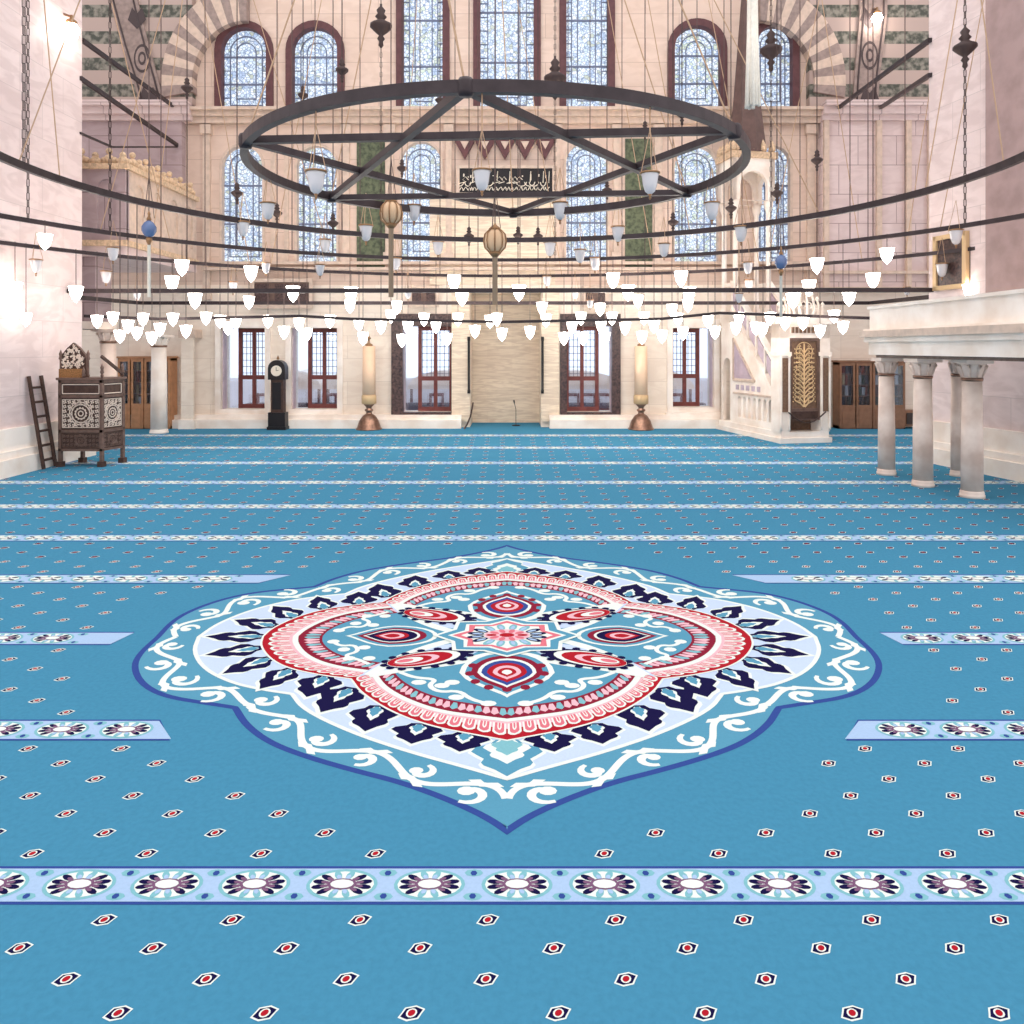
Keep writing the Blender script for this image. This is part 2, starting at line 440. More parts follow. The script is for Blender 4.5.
# motifs scattered in staggered rows
EXC = [(u * 1.16, v * 1.22) for u, v in full(O_)]
def inside(u, v, poly):
    r = False; j = len(poly) - 1
    for i in range(len(poly)):
        if (poly[i][1] > v) != (poly[j][1] > v) and u < (poly[j][0] - poly[i][0]) * (v - poly[i][1]) / (poly[j][1] - poly[i][1]) + poly[i][0]: r = not r
        j = i
    return r
def motif(u, v, lod):
    a, h = .0185, .0148
    flat(cb, [(u - a, v - h * .55), (u - a * .3, v - h), (u + a * .55, v - h * .7), (u + a * .75, v - h * .1), (u + a, v + h * .55), (u + a * .3, v + h), (u - a * .55, v + h * .7), (u - a * .75, v + h * .1)], 1, K['cream'])
    flat(cb, [(u - a * .82, v - h * .45), (u - a * .3, v - h * .78), (u + a * .45, v - h * .55), (u + a * .62, v - h * .08), (u + a * .82, v + h * .45), (u + a * .3, v + h * .78), (u - a * .45, v + h * .55), (u - a * .62, v + h * .08)], 2, K['navy'])
    if lod:
        flat(cb, ell(u, v, a * .4, h * .6, 12, -.5), 3, K['cream']); flat(cb, ell(u, v, a * .26, h * .44, 12, -.5), 4, K['red'])
    else: flat(cb, ell(u, v, a * .36, h * .55, 8, -.5), 3, K['crim'])
for i in range(len(STR) - 1):
    t0, t1 = STR[i], STR[i + 1]; n = 7
    for k in range(n):
        t = t0 + (t1 - t0) * (.157 + k * .686 / (n - 1)); v = 956 * (t - TC); y = 292 + 1 / t
        lim = 560 / (y - 292) + .3
        off = -.0305 + (.1018 if k % 2 else 0)
        j = int(-lim / .2036) - 1
        while off + j * .2036 < lim:
            u = off + j * .2036; j += 1
            if u < -lim: continue
            gx, gy = W(u, v)
            if abs(gx) > 16.2 or gy > YW - .15: continue
            if (gx < -10.1 and gy < 18.1) or (gy < 17.3 and gx > 10.15 - max(0, gy - 13) * .19): continue
            if inside(u, v, EXC): continue
            motif(u, v, y > 560)
carpet = cb.build('carpet')
tag(carpet, 'wide blue patterned prayer carpet covering the whole floor', 'carpet')
for i, t in enumerate(STR):
    full_ = [(-900, -900, 1924, 1924)]
    if i == 2: sp = [(-400, -400, 152, 178), (866, 838, 1424, 1424)]
    elif i == 3: sp = [(-400, -400, 128, 117), (886, 896, 1424, 1424)]
    elif i == 4: sp = [(-600, -600, 288, 262), (735, 762, 1624, 1624)]
    else: sp = full_
    if i == 0: continue
    # keep inside the room
    Yd = F * H / (292 + 1 / t - YH); lim_l, lim_r = (10.28 if Yd < 18.1 else 16.3), (10.3 - max(0, (Yd - 13)) * .19 if Yd < 17.3 else 16.3); lo = 512 - lim_l * F / Yd; hi = 512 + lim_r * F / Yd
    sp = [(max(a, lo), max(c, lo), min(d, hi), min(e, hi)) for a, c, d, e in sp]
    for one_span in sp: stripe(carpet, t, [one_span], i <= 3)

# medallion
mb = MB()
flat(mb, full(O_), 1, K['royal'])
def inset(A, d):
    n = len(A); out = []
    for i in range(n):
        a, c = A[(i - 1) % n], A[(i + 1) % n]; dx, dy = c[0] - a[0], c[1] - a[1]; l = math.hypot(dx, dy) or 1
        out.append((A[i][0] - dy / l * d, A[i][1] + dx / l * d))
    return out
flat(mb, inset(full(O_), .017), 2, K['teal'])
flat(mb, full(C2), 4, K['cream']); flat(mb, inset(full(C2), .012), 5, K['pale'])
# vine
mid = lerp(O_, C2, .5); wid = [math.hypot(a[0] - c[0], a[1] - c[1]) for a, c in zip(O_, C2)]
def nrm(A, s):
    a, c = at(A, max(0, s - .01)), at(A, min(1, s + .01)); dx, dy = c[0] - a[0], c[1] - a[1]; l = math.hypot(dx, dy) or 1
    return (dy / l, -dx / l), (dx / l, dy / l)
nv = 5
path = []; N_ = 150
for k in range(N_ + 1):
    s = k / N_ * .985; m_ = at(mid, s); (nx, ny), _ = nrm(mid, s); a = .23 * at([(w_, 0) for w_ in wid], s)[0] * math.sin(2 * PI * nv * s)
    path.append((m_[0] + nx * a, m_[1] + ny * a))
stroke(mb, path, .016, 3, K['cream'], M4)
for k in range(nv * 2):
    s = (k + .5) / (nv * 2) * .985; sg = 1 if k % 2 == 0 else -1
    m_ = at(mid, s); (nx, ny), (tx, ty) = nrm(mid, s); 
    kk = at([(w_, 0) for w_ in wid], s)[0] / .17
    st = (m_[0] - nx * sg * .03, m_[1] - ny * sg * .03)
    # curl springing back towards the hollow of the wave
    q = []
    for j in range(13):
        t = j / 12; ang = t * 4.4; r = .038 * kk * (1 - .70 * t)
        q.append((m_[0] - nx * sg * (.010 * kk + r * math.cos(ang)) + tx * r * math.sin(ang) * 1.1, m_[1] - ny * sg * (.010 * kk + r * math.cos(ang)) + ty * r * math.sin(ang) * 1.1))
    stroke(mb, q, [.008 + .009 * math.sin(j / 12 * PI) + .002 for j in range(13)], 3, K['cream'], M4)
    flat(mb, ell(q[-1][0], q[-1][1], .020 * kk, .018 * kk, 10), 3.3, K['cream'], M4)
    lf = [(m_[0] + nx * sg * .036 * kk + tx * x + nx * sg * y, m_[1] + ny * sg * .036 * kk + ty * x + ny * sg * y) for x, y in ((-.035, -.004), (-.015, .012), (.0, .006), (.022, .022), (.042, .016), (.02, .0), (0, -.012))]
    flat(mb, lf, 3.5, K['cream'], M4)
# navy leaves round the red ring
LT = [(209, 655), (226, 673), (262, 688), (308, 696), (323, 711), (366, 730), (412, 743), (460, 751)]
LB = [(262, 648), (272, 658), (292, 669), (326, 676), (352, 688), (378, 706), (420, 724), (466, 733)]
def leaf(b0, t0, w, cols, layer, mirror, wh=1.0):
    dx, dy = t0[0] - b0[0], t0[1] - b0[1]; L = math.hypot(dx, dy); tx, ty = dx / L, dy / L; nx, ny = -ty, tx
    prof = [(0, .34), (.12, .5), (.22, .92), (.34, 1.04), (.44, .86), (.54, .66), (.64, .74), (.72, .66), (.82, .36), (1, 0)]
    for j, (sc_, lft, c_) in enumerate(cols):
        pr = [(lft + (1 - lft) * p * sc_ if lft else p * sc_, q * sc_) for p, q in prof]
        r = [(b0[0] + tx * p * L + nx * q * w, b0[1] + ty * p * L + ny * q * w) for p, q in pr]
        l = [(b0[0] + tx * p * L - nx * q * w, b0[1] + ty * p * L - ny * q * w) for p, q in reversed(pr[:-1])]
        flat(mb, r + l, layer + j * .5, K[c_], mirror)
for b0, t0 in zip(LB, LT):
    B, T = [tuple(abs(c) for c in UV(*p)) for p in (b0, t0)]
    T = (B[0] + (T[0] - B[0]) * 1.08, B[1] + (T[1] - B[1]) * 1.08); leaf(B, T, .058 if b0[0] > 300 else .046, [(1.12, 0, 'cream'), (1, 0, 'navy')], 6, M4)
    d = (T[0] - B[0], T[1] - B[1])
    e0 = (B[0] + d[0] * .06, B[1] + d[1] * .06); e1 = (B[0] + d[0] * .60, B[1] + d[1] * .60)
    leaf(e0, e1, .020, [(1.0, 0, 'cream'), (.72, 0, 'teal')], 7.2, M4)
leaf((.70, 0), (.875, 0), .046, [(1.12, 0, 'cream'), (1, 0, 'navy')], 6.6, MU); leaf((.71, 0), (.81, 0), .018, [(1.0, 0, 'cream'), (.72, 0, 'teal')], 7.8, MU)
leaf((0, .64), (0, .80), .075, [(1.1, 0, 'cream'), (1, 0, 'teal'), (.68, 0, 'cream'), (.45, 0, 'aqua')], 6, MV)
# red ring
flat(mb, full(R0), 9, K['cream'])
flat(mb, inset(full(R0), .006), 9.5, K['red'])
flat(mb, full(lerp(R0, R1, .62)), 10, K['lpink'])
n = 25
for k in range(n):
    s0, s1 = (k + .04) / n, (k + .96) / n; sm = (s0 + s1) / 2
    for j, (f0, sh_, c_) in enumerate(((.24, .02, 'cream'), (.33, .16, 'pink'), (.50, .35, 'cream'), (.58, .43, 'pink'))):
        e0, e1 = s0 + (s1 - s0) * sh_, s1 - (s1 - s0) * sh_
        cap = [at(lerp(R0, R1, f0 + .14), e0), at(lerp(R0, R1, f0 + .05), e0 + (sm - e0) * .35), at(lerp(R0, R1, f0), sm), at(lerp(R0, R1, f0 + .05), e1 - (e1 - sm) * .35), at(lerp(R0, R1, f0 + .14), e1)]
        A2 = lerp(R0, R1, .9)
        flat(mb, cap + [at(A2, e1), at(A2, e0)], 10.5 + j * .35, K[c_], M4)
flat(mb, full(R1), 12, K['cream'])
flat(mb, inset(full(R1), .016), 12.5, K['crim'])
n = 40
for k in range(n):
    s0, s1 = (k + .1) / n, (k + .75) / n
    flat(mb, [at(lerp(R1, R2, .42), (k + .5) / n), at(lerp(R1, R2, .55), s0), at(lerp(R1, R2, 1.0), s0 + .004), at(lerp(R1, R2, 1.0), s1), at(lerp(R1, R2, .6), s1 + .008)], 13, K['lpink' if k % 3 else 'aqua'], M4)
flat(mb, full(R2), 13.2, K['crim']); flat(mb, inset(full(R2), .008), 13.5, K['teal'])
# white ribbons dividing the four lobes
for q in ([(.36, .285), (.25, .235), (.13, .20), (.07, .15), (0, .12)], [(.36, .285), (.30, .17), (.23, .09), (.18, .05), (.1, 0)]):
    stroke(mb, smooth(q, 2), .03, 14, K['cream'], M4)
flat(mb, [(.385, .29), (.34, .20), (.24, .09), (.12, .05), (.08, .12), (.14, .2), (.26, .245)], 13.8, K['pale'], M4)
# scrolls in the lobes
for base, sg in (((.10, .40), 1), ((.20, .34), -1), ((.27, .29), 1)):
    pass
sv = smooth([(.05, .455), (.09, .43), (.12, .38), (.17, .39), (.20, .35), (.18, .31), (.24, .30), (.28, .265)], 2)
stroke(mb, sv, .014, 14.5, K['cream'], M4)
for c_ in ((.045, .455), (.125, .42), (.165, .35), (.225, .33), (.14, .33)): flat(mb, ell(*c_, .020, .016, 10), 14.6, K['cream'], M4)
sh = smooth([(.50, .04), (.47, .08), (.43, .07), (.41, .12), (.45, .15), (.40, .18), (.37, .21)], 2)
stroke(mb, sh, .013, 14.5, K['cream'], M4)
for c_ in ((.495, .045), (.455, .105), (.40, .09), (.43, .17), (.375, .17)): flat(mb, ell(*c_, .018, .016, 10), 14.6, K['cream'], M4)
def drop(cx, cy, L, w, axis):
    pts = []
    for k in range(25):
        t = k / 24 * 2 * PI; a = -math.cos(t); x = w * math.sin(t) * (.5 + .5 * math.cos(t * .5 + 0) ** 2 if 0 else 1) * (1 - .35 * max(0, a)); 
        pts.append((x * (1 - max(0, a) ** 3), a * L))
    pts = pts[:-1]
    return [(cx + p, cy + q) if axis == 'v' else (cx + q, cy + p) for p, q in pts]
for j, (s, c_) in enumerate(((1.0, 'cream'), (.88, 'teal'), (.76, 'crim'), (.62, 'cream'), (.54, 'royal'), (.42, 'red'), (.30, 'lpink'), (.2, 'red'), (.11, 'cream'))):
    flat(mb, drop(0, .268, .155 * s, .125 * s, 'v'), 15 + j * .4, K[c_], MV)
for k in range(9):
    a = -PI * .12 + k * PI * 1.24 / 8
    flat(mb, ell(.098 * math.cos(a), .262 + .112 * math.sin(a), .013, .016, 8), 15.9, K['crim'], MV)
for j, (s, c_) in enumerate(((1.0, 'cream'), (.9, 'teal'), (.76, 'crim'), (.62, 'cream'), (.56, 'navy'), (.38, 'red'), (.28, 'lpink'), (.18, 'red'))):
    flat(mb, drop(.335, 0, .135 * s, .085 * s, 'h'), 15 + j * .4, K[c_], MU)
# paisleys on the diagonals
for (px_, cx_, cy_) in ((0, .215, .172),):
    rot = .40
    for j, (s, c_) in enumerate(((1.0, 'navy'), (.88, 'cream'), (.78, 'red'), (.55, 'lpink'), (.46, 'red'), (.34, 'cream'), (.2, 'pink'))):
        flat(mb, ell(cx_ + .01 * j, cy_ + .003 * j, .118 * s, .055 * s, 20, rot), 18.5 + j * .4, K[c_], M4)
    for k in range(16):
        t = 2 * PI * k / 16; x, y = .122 * math.cos(t), .060 * math.sin(t)
        flat(mb, ell(cx_ + x * math.cos(rot) - y * math.sin(rot), cy_ + x * math.sin(rot) + y * math.cos(rot), .012, .011, 8), 18.3, K['navy'], M4)
# centre star and rosette
def star(r1u, r1v, f, n=8, ph=0):
    return [((r1u if k % 2 == 0 else r1u * f) * math.cos(ph + PI * k / n), (r1v if k % 2 == 0 else r1v * f) * math.sin(ph + PI * k / n)) for k in range(2 * n)]
for j, (s, c_, f) in enumerate(((1.0, 'cream', .8), (.93, 'teal', .8), (.8, 'cream', .78), (.74, 'pink', .76), (.62, 'cream', .8))):
    flat(mb, star(.215 * s, .165 * s, f), 22 + j * .4, K[c_])
for k in range(16):
    t = 2 * PI * k / 16 + PI / 16; ca, sa = math.cos(t), math.sin(t)
    flat(mb, ell(.092 * ca, .066 * sa, .026, .012, 10, t), 24.5, K['navy' if abs(ca) > .6 else 'aqua'])
    flat(mb, ell(.088 * ca, .063 * sa, .016, .006, 8, t), 25, K['band'])
flat(mb, ell(0, 0, .066, .046, 20), 25.5, K['lpink'])
for k in range(10):
    t = 2 * PI * k / 10
    flat(mb, ell(.045 * math.cos(t), .032 * math.sin(t), .016, .009, 8, t), 26, K['red' if k % 5 == 0 else 'pink'])
flat(mb, ell(0, 0, .022, .016, 14), 26.5, K['red'])
o = mb.build('medallion', carpet); o['label'] = 'large four lobed red, navy and cream centre medallion of the carpet'

# ------------------------------------------------------------------ far wall with its windows
ZT = 16.0
UP = [(222, 267, 28, 110, 1), (293, 338, 28, 110, 1), (403, 443, -28, 111, 1), (480, 534, -40, 111, 1), (566, 608, -28, 111, 1), (674, 720, 26, 110, 1), (757, 792, 26, 110, 1)]
MID = [(222, 263, 146, 262), (297, 337, 146, 262), (401, 441, 142, 262), (566, 607, 142, 262), (674, 718, 146, 262), (757, 790, 146, 262)]
LOW = [(222, 266, 328, 409), (292, 338, 328, 409), (403, 452, 326, 412), (566, 612, 326, 412), (672, 713, 328, 407)]
holes = [arch(wx(a), wx(c), wz(e), wz(d)) for a, c, d, e, _ in UP] + [arch(wx(a), wx(c), wz(e), wz(d)) for a, c, d, e in MID]
zs = wz(285)
b = MB(); b.prism([rect(-16.5, 16.5, zs, ZT)] + holes, XZ, YW, YW + .7, M['wall'])
struct(b.build('wall_back'))
niche = rect(wx(470), wx(541), .0, wz(292))
b = MB()
lh = [rect(wx(a), wx(c), wz(e), wz(d)) for a, c, d, e in LOW]
nx0, nx1 = wx(470), wx(541)
def seg(x0, x1, hs): b.prism([rect(x0, x1, 0, zs)] + hs, XZ, YW - .05, YW + .7, M['wall_low'])
seg(-16.5, nx0, lh[:3]); seg(nx1, 16.5, lh[3:]); b.box((nx0, YW - .05, wz(292)), (nx1, YW + .7, zs), M['wall_low'])
struct(b.build('wall_back_lower'))
b = MB(); b.box((nx0 - .3, YW + 1.5, 0), (nx1 + .3, YW + 1.8, zs), M['band'])
b.box((nx0 - .3, YW + .7, 0), (nx0, YW + 1.5, zs), M['band']); b.box((nx1, YW + .7, 0), (nx1 + .3, YW + 1.5, zs), M['band'])
b.box((nx0 - .3, YW + .7, wz(292)), (nx1 + .3, YW + 1.8, zs), M['band'])
struct(b.build('wall_niche'))

# trims on the wall
def trimbox(nm, n_, x0, x1, y0, y1, m, d=.14, Y=YW, lab=None):
    q = MB(); q.box((wx(x0, Y), Y - d, wz(y1, Y)), (wx(x1, Y), Y + .02, wz(y0, Y)), m); return struct(q.build('trim_%d' % n_))
q = MB()
for (y0, y1, d) in ((111, 114, .5), (114, 119, .36), (119, 125, .24)): q.box((wx(190), YW - d, wz(y1)), (wx(818), YW + .02, wz(y0)), M['trim'])
struct(q.build('trim_1'))
q = MB()
for (y0, y1, d) in ((262, 265, .2), (268, 271, .3)): q.box((wx(205), YW - d, wz(y1)), (wx(812), YW + .02, wz(y0)), M['trim'])
struct(q.build('trim_2'))
n_ = 3
for (x0, x1, y0, y1) in ((268, 292, 136, 262), (343, 350, 126, 262), (386, 394, 126, 262), (446, 452, 126, 262), (555, 560, 126, 262), (613, 619, 126, 262), (654, 662, 126, 262), (724, 731, 126, 262), (204, 211, 126, 300), (806, 814, 126, 300)):
    q = MB(); X0, X1 = wx(x0), wx(x1); Z0, Z1 = wz(y1), wz(y0)
    if x1 - x0 > 12:
        q.prism([rect(X0 + .1, X1 - .1, Z0, Z1), rect(X0 + .25, X1 - .25, Z0 + .3, Z1 - .3)], XZ, YW - .06, YW + .02, M['trim'])
    else:
        q.box((X0, YW - .12, Z0), (X1, YW + .02, Z1), M['trim']); q.box((X0 - .06, YW - .2, Z1 - .3), (X1 + .06, YW + .02, Z1), M['trim']); q.box((X0 - .06, YW - .2, Z0), (X1 + .06, YW + .02, Z0 + .3), M['trim'])
    struct(q.build('trim_%d' % n_)); n_ += 1
# baseboard along the far wall
for nm, x0, x1 in (('baseboard_left', -14.2, wx(462)), ('baseboard_right', wx(549), wx(718))):
    q = MB(); q.box((x0, YW - .5, 0), (x1, YW - .05, .28), M['white']); q.box((x0, YW - .36, .28), (x1, YW - .05, .42), M['white'])
    struct(q.build(nm))
# windows
wi = 1
def win_struct(name): 
    o = bpy.data.objects.new(name, None); C.objects.link(o); o['kind'] = 'structure'; return o
def lead(x0, x1, z0, z1, arched, Y):
    q = MB(); w = .035; g = (x1 - x0) * .13
    ring = arch(x0 + g, x1 - g, z0 + g, z1 - g) if arched else rect(x0 + g, x1 - g, z0 + g, z1 - g)
    r2 = [(x, z) for x, z in (arch(x0 + g + w, x1 - g - w, z0 + g + w, z1 - g - w))]
    q.prism([ring, r2], XZ, Y - .03, Y, M['lead'])
    g2 = g * 2.1
    q.prism([arch(x0 + g2, x1 - g2, z0 + g2, z1 - g2), arch(x0 + g2 + w, x1 - g2 - w, z0 + g2 + w, z1 - g2 - w)], XZ, Y - .03, Y, M['lead'])
    h = z1 - z0; k = int(h / .42)
    for i in range(1, k): 
        z = z0 + h * i / k
        for xa, xb in ((x0, x0 + g), (x1 - g, x1)): q.box((xa, Y - .03, z - .015), (xb, Y, z + .015), M['lead'])
    for i in range(1, 3):
        z = z0 + h * i / 3; q.box((x0, Y - .035, z - .03), (x1, Y, z + .03), M['lead'])
    return q
for (a, c, d, e, _) in UP + [x + (0,) for x in MID]:
    o = win_struct('window_%d' % wi); x0, x1, z0, z1 = wx(a), wx(c), wz(e), wz(d)
    upper = _ == 1
    q = MB(); fw = .22 if upper else .07
    q.prism([arch(x0 - fw, x1 + fw, z0 - fw * .5, z1 + fw), arch(x0 + .01, x1 - .01, z0 + .01, z1 - .01)], XZ, YW - (.10 if upper else .06), YW + .3, M['maroon'] if upper else M['trim'])
    q.build('window_frame', o)
    q = MB(); q.prism([arch(x0, x1, z0, z1)], XZ, YW + .2, YW + .24, M['glass_a'] if wi % 3 else M['glass_b']); q.build('glass', o)
    lead(x0, x1, z0, z1, True, YW + .2).build('leading', o)
    wi += 1
def panes(q, x0, x1, z0, z1, Y, nx_, nz_, m, w=.02):
    for i in range(1, nx_): x = x0 + (x1 - x0) * i / nx_; q.box((x - w / 2, Y - .02, z0), (x + w / 2, Y, z1), m)
    for i in range(1, nz_): z = z0 + (z1 - z0) * i / nz_; q.box((x0, Y - .02, z - w / 2), (x1, Y, z + w / 2), m)
for i, (a, c, d, e) in enumerate(LOW):
    o = win_struct('window_%d' % wi); wi += 1
    x0, x1, z0, z1 = wx(a), wx(c), wz(e), wz(d)
    if i in (2, 3):    # dark marble surround
        X0, X1 = (wx(392), wx(452)) if i == 2 else (wx(560), wx(620))
        q = MB(); q.prism([rect(X0, X1, wz(419), wz(314)), rect(x0 + .02, x1 - .02, z0, z1)], XZ, YW - .16, YW + .1, M['slab']); q.build('window_surround', o)
    else:
        q = MB(); q.prism([rect(x0 - .18, x1 + .18, z0 - .18, z1 + .3), rect(x0, x1, z0, z1)], XZ, YW - .14, YW - .04, M['white']); q.box((x0 - .25, YW - .3, z0 - .3), (x1 + .25, YW - .04, z0 - .16), M['white']); q.build('window_sill', o)
    Y = YW + .45; q = MB(); fx0 = x0 + (x1 - x0) * (.28 if i in (0, 1, 2) else .0); fx1 = x1 - ((x1 - x0) * .26 if i in (3, 4) else 0)
    zt = z0 + (z1 - z0) * .36
    for xx in (fx0, (fx0 + fx1) / 2 - .06, fx1 - .12): q.box((xx, Y - .08, z0), (xx + .12, Y, z1), M['redwood'])
    for zz in (z0, zt, z1 - .14): q.box((fx0, Y - .09, zz), (fx1, Y - .01, zz + .14), M['redwood'])
    q.build('window_frame', o)
    q = MB(); panes(q, fx0, fx1, zt, z1, Y - .02, 8, 8, M['lead'], .02); q.build('lattice', o)
    q = MB(); q.box((x0, Y + .02, z0), (x1, Y + .03, z1), M['clear']); q.build('glass', o)
    # open shutter leaf on one side
    q = MB(); sx = x0 if i in (0, 1, 2) else x1
    q.box((sx - .03, YW + .05, z0), (sx + .03, Y - .1, z1), M['mauve']); q.build('shutter', o)

# ---------------- outside the lower windows
for i, (px_, n) in enumerate(((245, 2), (318, 2), (428, 1), (588, 4), (694, 1))):
    for k in range(n):
        x = wx(px_) + (k - (n - 1) / 2) * .6; Y = YW + 2.6
        t = thing('chair', 'reddish wooden chair outside, %s, seen through the %s lower window' % (('left of the pair' if k == 0 else 'right of the pair') if n == 2 else (['far left', 'second from left', 'third from left', 'far right'][k] + ' of four') if n == 4 else 'standing alone', ['leftmost', 'second', 'third', 'fourth', 'fifth'][i]), 'chair', (x, Y, -.4), 0, 'chairs on the terrace outside'); t.scale = (1.0, 1.0, 1.12)
        q = MB(); q.box((-.27, -.25, .42), (.27, .25, .48), M['redwood']); q.build('seat', t)
        q = MB(); q.prism([rect(-.27, .27, .62, 1.2), rect(-.18, .18, .72, 1.1)], XZ, .2, .26, M['redwood']); q.build('backrest', t)
        for sx in (-.24, .24):
            for sy in (-.22, .23):
                q = MB(); q.box((sx - .025, sy - .025, 0), (sx + .025, sy + .025, .42 if sy < 0 else 1.2), M['redwood']); q.build('leg', t)
q = MB()
q.prism([[(-26, -.4), (26, -.4), (26, 1.25), (-26, 1.25)]], XZ, YW + 9, YW + 9.3, M['paving']); struct(q.build('wall_garden'))

for px_, wd in ((247, 1.05), (318, 1.15), (430, 1.5), (588, 2.0), (692, 1.4)):
    x = wx(px_); nm = {247: 'leftmost', 318: 'second', 430: 'third', 588: 'fourth', 692: 'fifth'}[px_]
    t = thing('garden_canopy', 'white rounded canopy outside, seen through the %s lower window' % nm, 'canopy', (x, YW + 6.2, -.4), 0, 'white canopies outside')
    q = MB(); q.prism([[(wd * math.cos(PI * k / 14), 1.35 + .75 * math.sin(PI * k / 14)) for k in range(15)]], XZ, -.8, .8, M['white']); q.build('roof', t)
    for sx in (-1, 1): q = MB(); q.box((sx * wd * .9 - .05, -.7, 0), (sx * wd * .9 + .05, -.6, 1.36), M['redwood']); q.build('post', t)
    o = MB().box((x - 1.6, YW + 4.4, -.4), (x + 1.6, YW + 4.9, .45), M['slate']).build('stone_bench'); tag(o, 'dark stone bench outside, behind the chairs of the %s lower window' % nm, 'bench', 'stone benches outside')

# ---------------- mihrab details
def panel(name, label, cat, x0, x1, y0, y1, m, d=.05, Y=YW, group=None):
    q = MB(); q.box((wx(x0), Y - d, wz(y1)), (wx(x1), Y - .001, wz(y0)), m); o = q.build(name); tag(o, label, cat, group); return o
panel('porphyry_slab', 'tall green porphyry panel left of the mihrab bay, between two stained windows', 'panel', 357, 385, 139, 268, M['green'], group='green wall panels')
panel('porphyry_slab', 'tall green porphyry panel right of the mihrab bay, between two stained windows', 'panel', 625, 652, 139, 268, M['green'], group='green wall panels')
q = MB(); q.box((wx(452), YW - .16, wz(421)), (wx(470), YW - .0505, wz(292)), M['band']); q.box((wx(541), YW - .16, wz(421)), (wx(559), YW - .0505, wz(292)), M['band'])
q.box((wx(430), YW - .10, wz(285)), (wx(555), YW - .001, wz(193)), M['band']); struct(q.build('trim_20'))
for sx, w in ((468, 'left'), (541, 'right')):
    q = MB(); x = wx(sx); q.lathe([(.05, 0), (.05, .1), (.04, .12), (.04, 1.7), (.05, 1.74), (.05, 1.85)], M['black'], 10); 
    o = q.build('colonnette', None, (x + .04, YW - .215, wz(393))); tag(o, 'slim black colonnette on the %s edge of the mihrab niche' % w, 'colonnette', 'mihrab colonnettes')
# muqarnas frieze of pendants
fr = thing('muqarnas_frieze', 'brown pointed pendant frieze above the calligraphy panel', 'frieze', (0, YW - .2, 0))
for k in range(5):
    x = wx(465 + k * 20)
    q = MB(); w = .3; z1 = wz(140); z0 = wz(160)
    q.prism([[(x - w, z1), (x - w, z1 - .12), (x - w * .3, z0 + .16), (x, z0), (x + w * .3, z0 + .16), (x + w, z1 - .12), (x + w, z1)]], XZ, 0, .19, M['maroon'])
    q.prism([[(x - w * .45, z1 - .1), (x, z0 + .3), (x + w * .45, z1 - .1)]], XZ, -.03, 0, M['trim'])
    q.build('pendant', fr)
q = MB(); q.box((wx(450), -.02, wz(140)), (wx(557), .19, wz(136)), M['trim']); q.build('rail', fr)
# calligraphy panel
cp = thing('calligraphy_panel', 'black calligraphy panel with pale script over the mihrab', 'panel', (0, YW - .22, 0))
q = MB(); q.box((wx(460), 0, wz(194)), (wx(552), .11, wz(170)), M['black']); q.build('board', cp)
q = MB(); q.prism([rect(wx(457), wx(555), wz(197), wz(167)), rect(wx(460), wx(552), wz(194), wz(170))], XZ, -.04, .1, M['trim']); q.build('panel_frame', cp)
q = MB(); zc = wz(182)
x = wx(549)
rnd = random.Random(3)
while x > wx(464):
    k = rnd.random(); w = .08 + .12 * rnd.random()
    if k < .4: pts = [(x, -.012, zc + .3), (x - .02, -.012, zc - .12 + .1 * rnd.random())]
    elif k < .7: pts = [(x - w * (1 - math.cos(t * .52)), -.012, zc - .05 - .14 * math.sin(t * .52)) for t in range(7)]
    else: pts = [(x, -.012, zc + .02), (x - w * .5, -.012, zc + .12), (x - w, -.012, zc + .02), (x - w * .4, -.012, zc - .04), (x - w * 1.6, -.012, zc - .1)]
    q.tube(pts, .016, M['ivory'], 5)
    pts = [(x - w * t / 4, -.012, zc - .27 + .06 * math.sin(t * 1.6 + x)) for t in range(5)]; q.tube(pts, .014, M['ivory'], 5)
    if rnd.random() < .6: q.box((x - .02, -.02, zc + .2 * rnd.random()), (x + .02, 0, zc + .2 * rnd.random() + .03), M['ivory'])
    x -= w * .8
q.build('script', cp)
# wall boxes above lower windows
for (x0, x1, y0, y1, lab) in ((255, 313, 281, 307, 'long brown shuttered wall cupboard above the clock'), (411, 438, 288, 306, 'small dark carved plaque above left marble framed window'), (583, 606, 288, 306, 'small dark carved plaque above right marble framed window')):
    t = thing('wall_cupboard' if x0 == 255 else 'wall_plaque', lab, 'cupboard' if x0 == 255 else 'plaque', (0, YW - .07, 0))
    X0, X1, Z0, Z1 = wx(x0), wx(x1), wz(y1), wz(y0)
    q = MB(); q.box((X0, -.16, Z0), (X1, .0, Z1), M['walnut2']); q.build('body', t)
    q = MB(); q.prism([rect(X0 - .06, X1 + .06, Z0 - .06, Z1 + .06), rect(X0 + .06, X1 - .06, Z0 + .06, Z1 - .06)], XZ, -.2, -.15, M['trim']); q.build('moulding', t)
    n = 3 if x0 == 255 else 2
    for k in range(n): 
        a = X0 + (X1 - X0) * k / n + .09; c = X0 + (X1 - X0) * (k + 1) / n - .09
        q = MB(); q.box((a, -.19, Z0 + .12), (c, -.16, Z1 - .12), M['slab']); q.build('panel', t)

